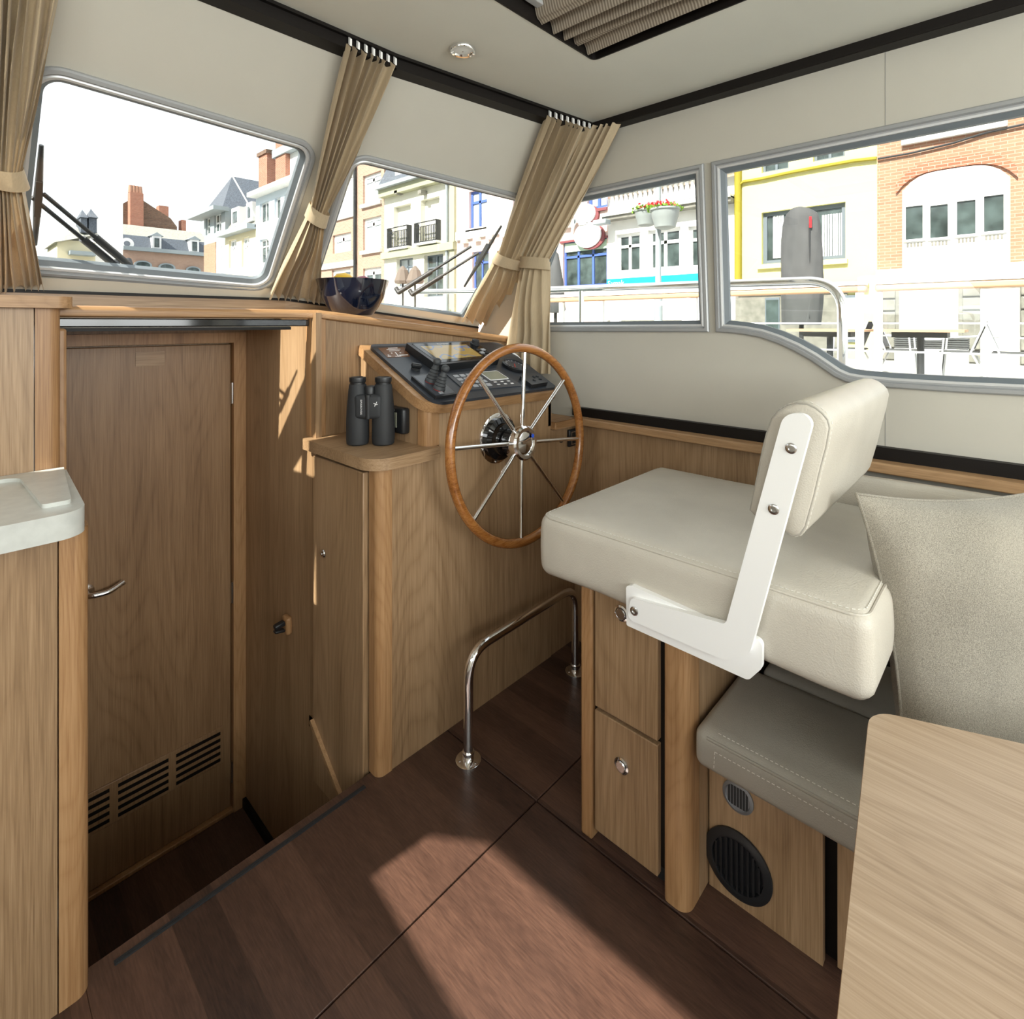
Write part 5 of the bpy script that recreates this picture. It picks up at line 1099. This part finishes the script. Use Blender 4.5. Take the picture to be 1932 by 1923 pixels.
ob('cover', bag(), 'canvas_grey', ps, smooth=60); ob('pole', tube([(p0[0], p0[1], QZ), (p0[0], p0[1], p0[2]+.05)], .035, 10), 'iron', ps)
zf = U(1512, 430, X=9.5-.1)
ob('zip', tube([np.array([p0[0], p0[1], 0])+(-DV)*wd*.78+np.array([0, 0, z]) for z in np.linspace(p0[2]+.1, p1[2]-.25, 12)], .012, 6), 'iron', ps)
ob('red_tag', obox(np.array([p0[0], p0[1], p1[2]-.22])-DV*wd*.86, RV, DV, (0, 0, 1), .035, .01, .17), 'petal_red', ps)
pv2 = thing('covered_parasol', 'closed grey parasol half hidden behind the corner curtain', 'parasol', tuple(U(1050, 600, X=8.)))
q0 = U(1048, 590, X=8.); q1 = U(1042, 476, X=8.)
ob('cover', lathe([(.16, 0), (.19, .05), (.15, (q1[2]-q0[2])*.5), (.06, (q1[2]-q0[2])*.96), (.02, q1[2]-q0[2])], q0, n=18), 'canvas_grey', pv2, smooth=40); ob('pole', tube([(q0[0], q0[1], QZ), tuple(q0)], .03, 8), 'iron', pv2)
for k, x in enumerate((760, 783)):
    q0 = U(x, 535, X=13.); q1 = U(x, 502, X=13.)
    pt = thing('folded_parasol', ('left' if k == 0 else 'right')+' of two small folded brown parasols below the ivory house', 'parasol', tuple(q0))
    ob('canopy', lathe([(.32, 0), (.36, .1), (.2, .75*(q1[2]-q0[2])), (.05, q1[2]-q0[2])], q0, n=9), 'canvas_brown', pt); ob('pole', tube([(q0[0], q0[1], QZ), tuple(q0)], .04, 8), 'iron', pt)
tr = thing('terrace_rail', 'white terrace railing with wooden handrail and glass between the boat and the houses', 'railing', (6.5, 3, QZ))
XR = 6.5; ry_ = lambda px: float(U(px, 600, X=XR)[1]); rz = 1.62
for x0, x1 in ((1030, 1636), (1652, 2050)):
    ob('handrail', box(XR-.05, XR+.05, ry_(x1), ry_(x0), rz, rz+.07), 'hand_rail_wood', tr, bevel=.02); ob('cap', box(XR-.055, XR+.055, ry_(x1), ry_(x0), rz+.07, rz+.11), 'frame_white', tr)
    ob('glass_panel', box(XR-.006, XR+.006, ry_(x1)+.1, ry_(x0)-.1, QZ+.15, rz-.05), 'glass', tr)
    for z in (.62, 1.02, 1.3): ob('rod', tube([(XR-.03, ry_(x1), z), (XR-.03, ry_(x0), z)], .010, 6), 'frame_white', tr)
for x in (1060, 1135, 1310, 1622, 1657, 1985): ob('post', box(XR-.03, XR+.03, ry_(x)-.035, ry_(x)+.035, QZ, rz), 'frame_white', tr, bevel=.008)
ob('ramp_rail', join(bar(U(1160, 584, X=5.8), U(1300, 566, X=5.8), .05, .05), box(5.77, 5.83, U(1162, 584, X=5.8)[1]-.06, U(1162, 584, X=5.8)[1]+.06, QZ, U(1160, 584, X=5.8)[2]), box(5.77, 5.83, U(1298, 584, X=5.8)[1]-.06, U(1298, 584, X=5.8)[1]+.06, QZ, U(1298, 567, X=5.8)[2])), 'frame_white', label='white sloping ramp rail outside the small side window', cat='railing')
tables = []
def cafe_table(px, X, label):
    p = U(px, 622, X=X); t = thing('cafe_table', label, 'table', (p[0], p[1], QZ), 'cafe tables on the quay')
    z = QZ+.74
    ob('top', box(p[0]-.35, p[0]+.35, p[1]-.45, p[1]+.45, z, z+.03), 'hand_rail_wood', t); ob('column', tube([(p[0], p[1], QZ), (p[0], p[1], z)], .04, 10), 'iron', t); ob('brace', box(p[0]-.2, p[0]+.2, p[1]-.28, p[1]+.28, z-.07, z-.005), 'iron', t); ob('base', box(p[0]-.22, p[0]+.22, p[1]-.28, p[1]+.28, QZ+.001, QZ+.03), 'iron', t)
    return p
ta = cafe_table(1566, 8.3, 'cafe table nearest the covered parasol'); tbp = cafe_table(1737, 8.6, 'cafe table in front of the white roller shutter')
def cafe_chair(px, X, rz_, label):
    p = U(px, 640, X=X); c = np.array([p[0], p[1], QZ]); ca, sa = math.cos(rz_), math.sin(rz_); f = np.array([ca, sa, 0]); s = np.array([-sa, ca, 0]); up = np.array([0, 0, 1.])
    P = lambda a, b, z: tuple(c+f*a+s*b+up*z)
    t = thing('cafe_chair', label, 'chair', (p[0], p[1], QZ), 'aluminium cafe chairs on the quay')
    for b in (-.26, .26):
        ob('side_frame', join(tube([P(.25, b, 0), P(.20, b, .64), P(-.16, b, .66)], .014, 8), tube([P(-.30, b, 0), P(-.10, b, .44), P(-.26, b, .88)], .014, 8)), 'alu_bright', t, smooth=50)
    ob('seat', obox(P(.04, 0, .43), f, s, up, .44, .50, .03), 'canvas_grey', t, bevel=.01); bd = np.array(P(-.26, 0, .88))-np.array(P(-.12, 0, .48)); bl = np.linalg.norm(bd); bd /= bl
    ob('back', obox((np.array(P(-.26, 0, .88))+np.array(P(-.12, 0, .48)))/2, s, bd, np.cross(s, bd), .50, bl, .014), 'canvas_grey', t, bevel=.004)
    return t
cafe_chair(1608, 10.3, math.radians(90), 'left one of the back-to-back chairs beside the railing gap')
cafe_chair(1690, 10.3, math.radians(-90), 'right one of the back-to-back chairs beside the railing gap')
cafe_chair(1817, 10.3, math.radians(90), 'left one of the back-to-back chairs in front of the white door')
cafe_chair(1904, 10.3, math.radians(-90), 'right one of the back-to-back chairs in front of the white door')
for k, (x, n) in enumerate(((1712, 7), (1762, 4), (1803, 5))):
    p = U(x, 645, X=11.6); bs = thing('cushion_stack', ['tall', 'low', 'medium'][k]+' pile of dark seat pads near the roller shutter', 'cushions', (p[0], p[1], QZ))
    ob('stand', box(p[0]-.2, p[0]+.2, p[1]-.16, p[1]+.16, QZ, QZ+.42), 'frame_white', bs)
    for j in range(n): ob('pad', box(p[0]-.2, p[0]+.2, p[1]-.17, p[1]+.17, QZ+.425+j*.036, QZ+.455+j*.036), 'canvas_grey', bs, bevel=.01)
# wooded slope across the river, which the facades' panes mirror
def hill():
    V = []; F = []; n = 60; m = 8; r = random.Random(3)
    for i in range(n+1):
        for j in range(m+1): V.append((-48-j*4+r.uniform(-1.2, 1.2), -70+i*3.5, -.6+(j/m)**.8*20+r.uniform(-.9, .9)*(j > 0)))
    for i in range(n):
        for j in range(m): q = i*(m+1)+j; F.append((q, q+m+1, q+m+2, q+1))
    return V, F
ob('hillside', hill(), 'trees', kind='structure')
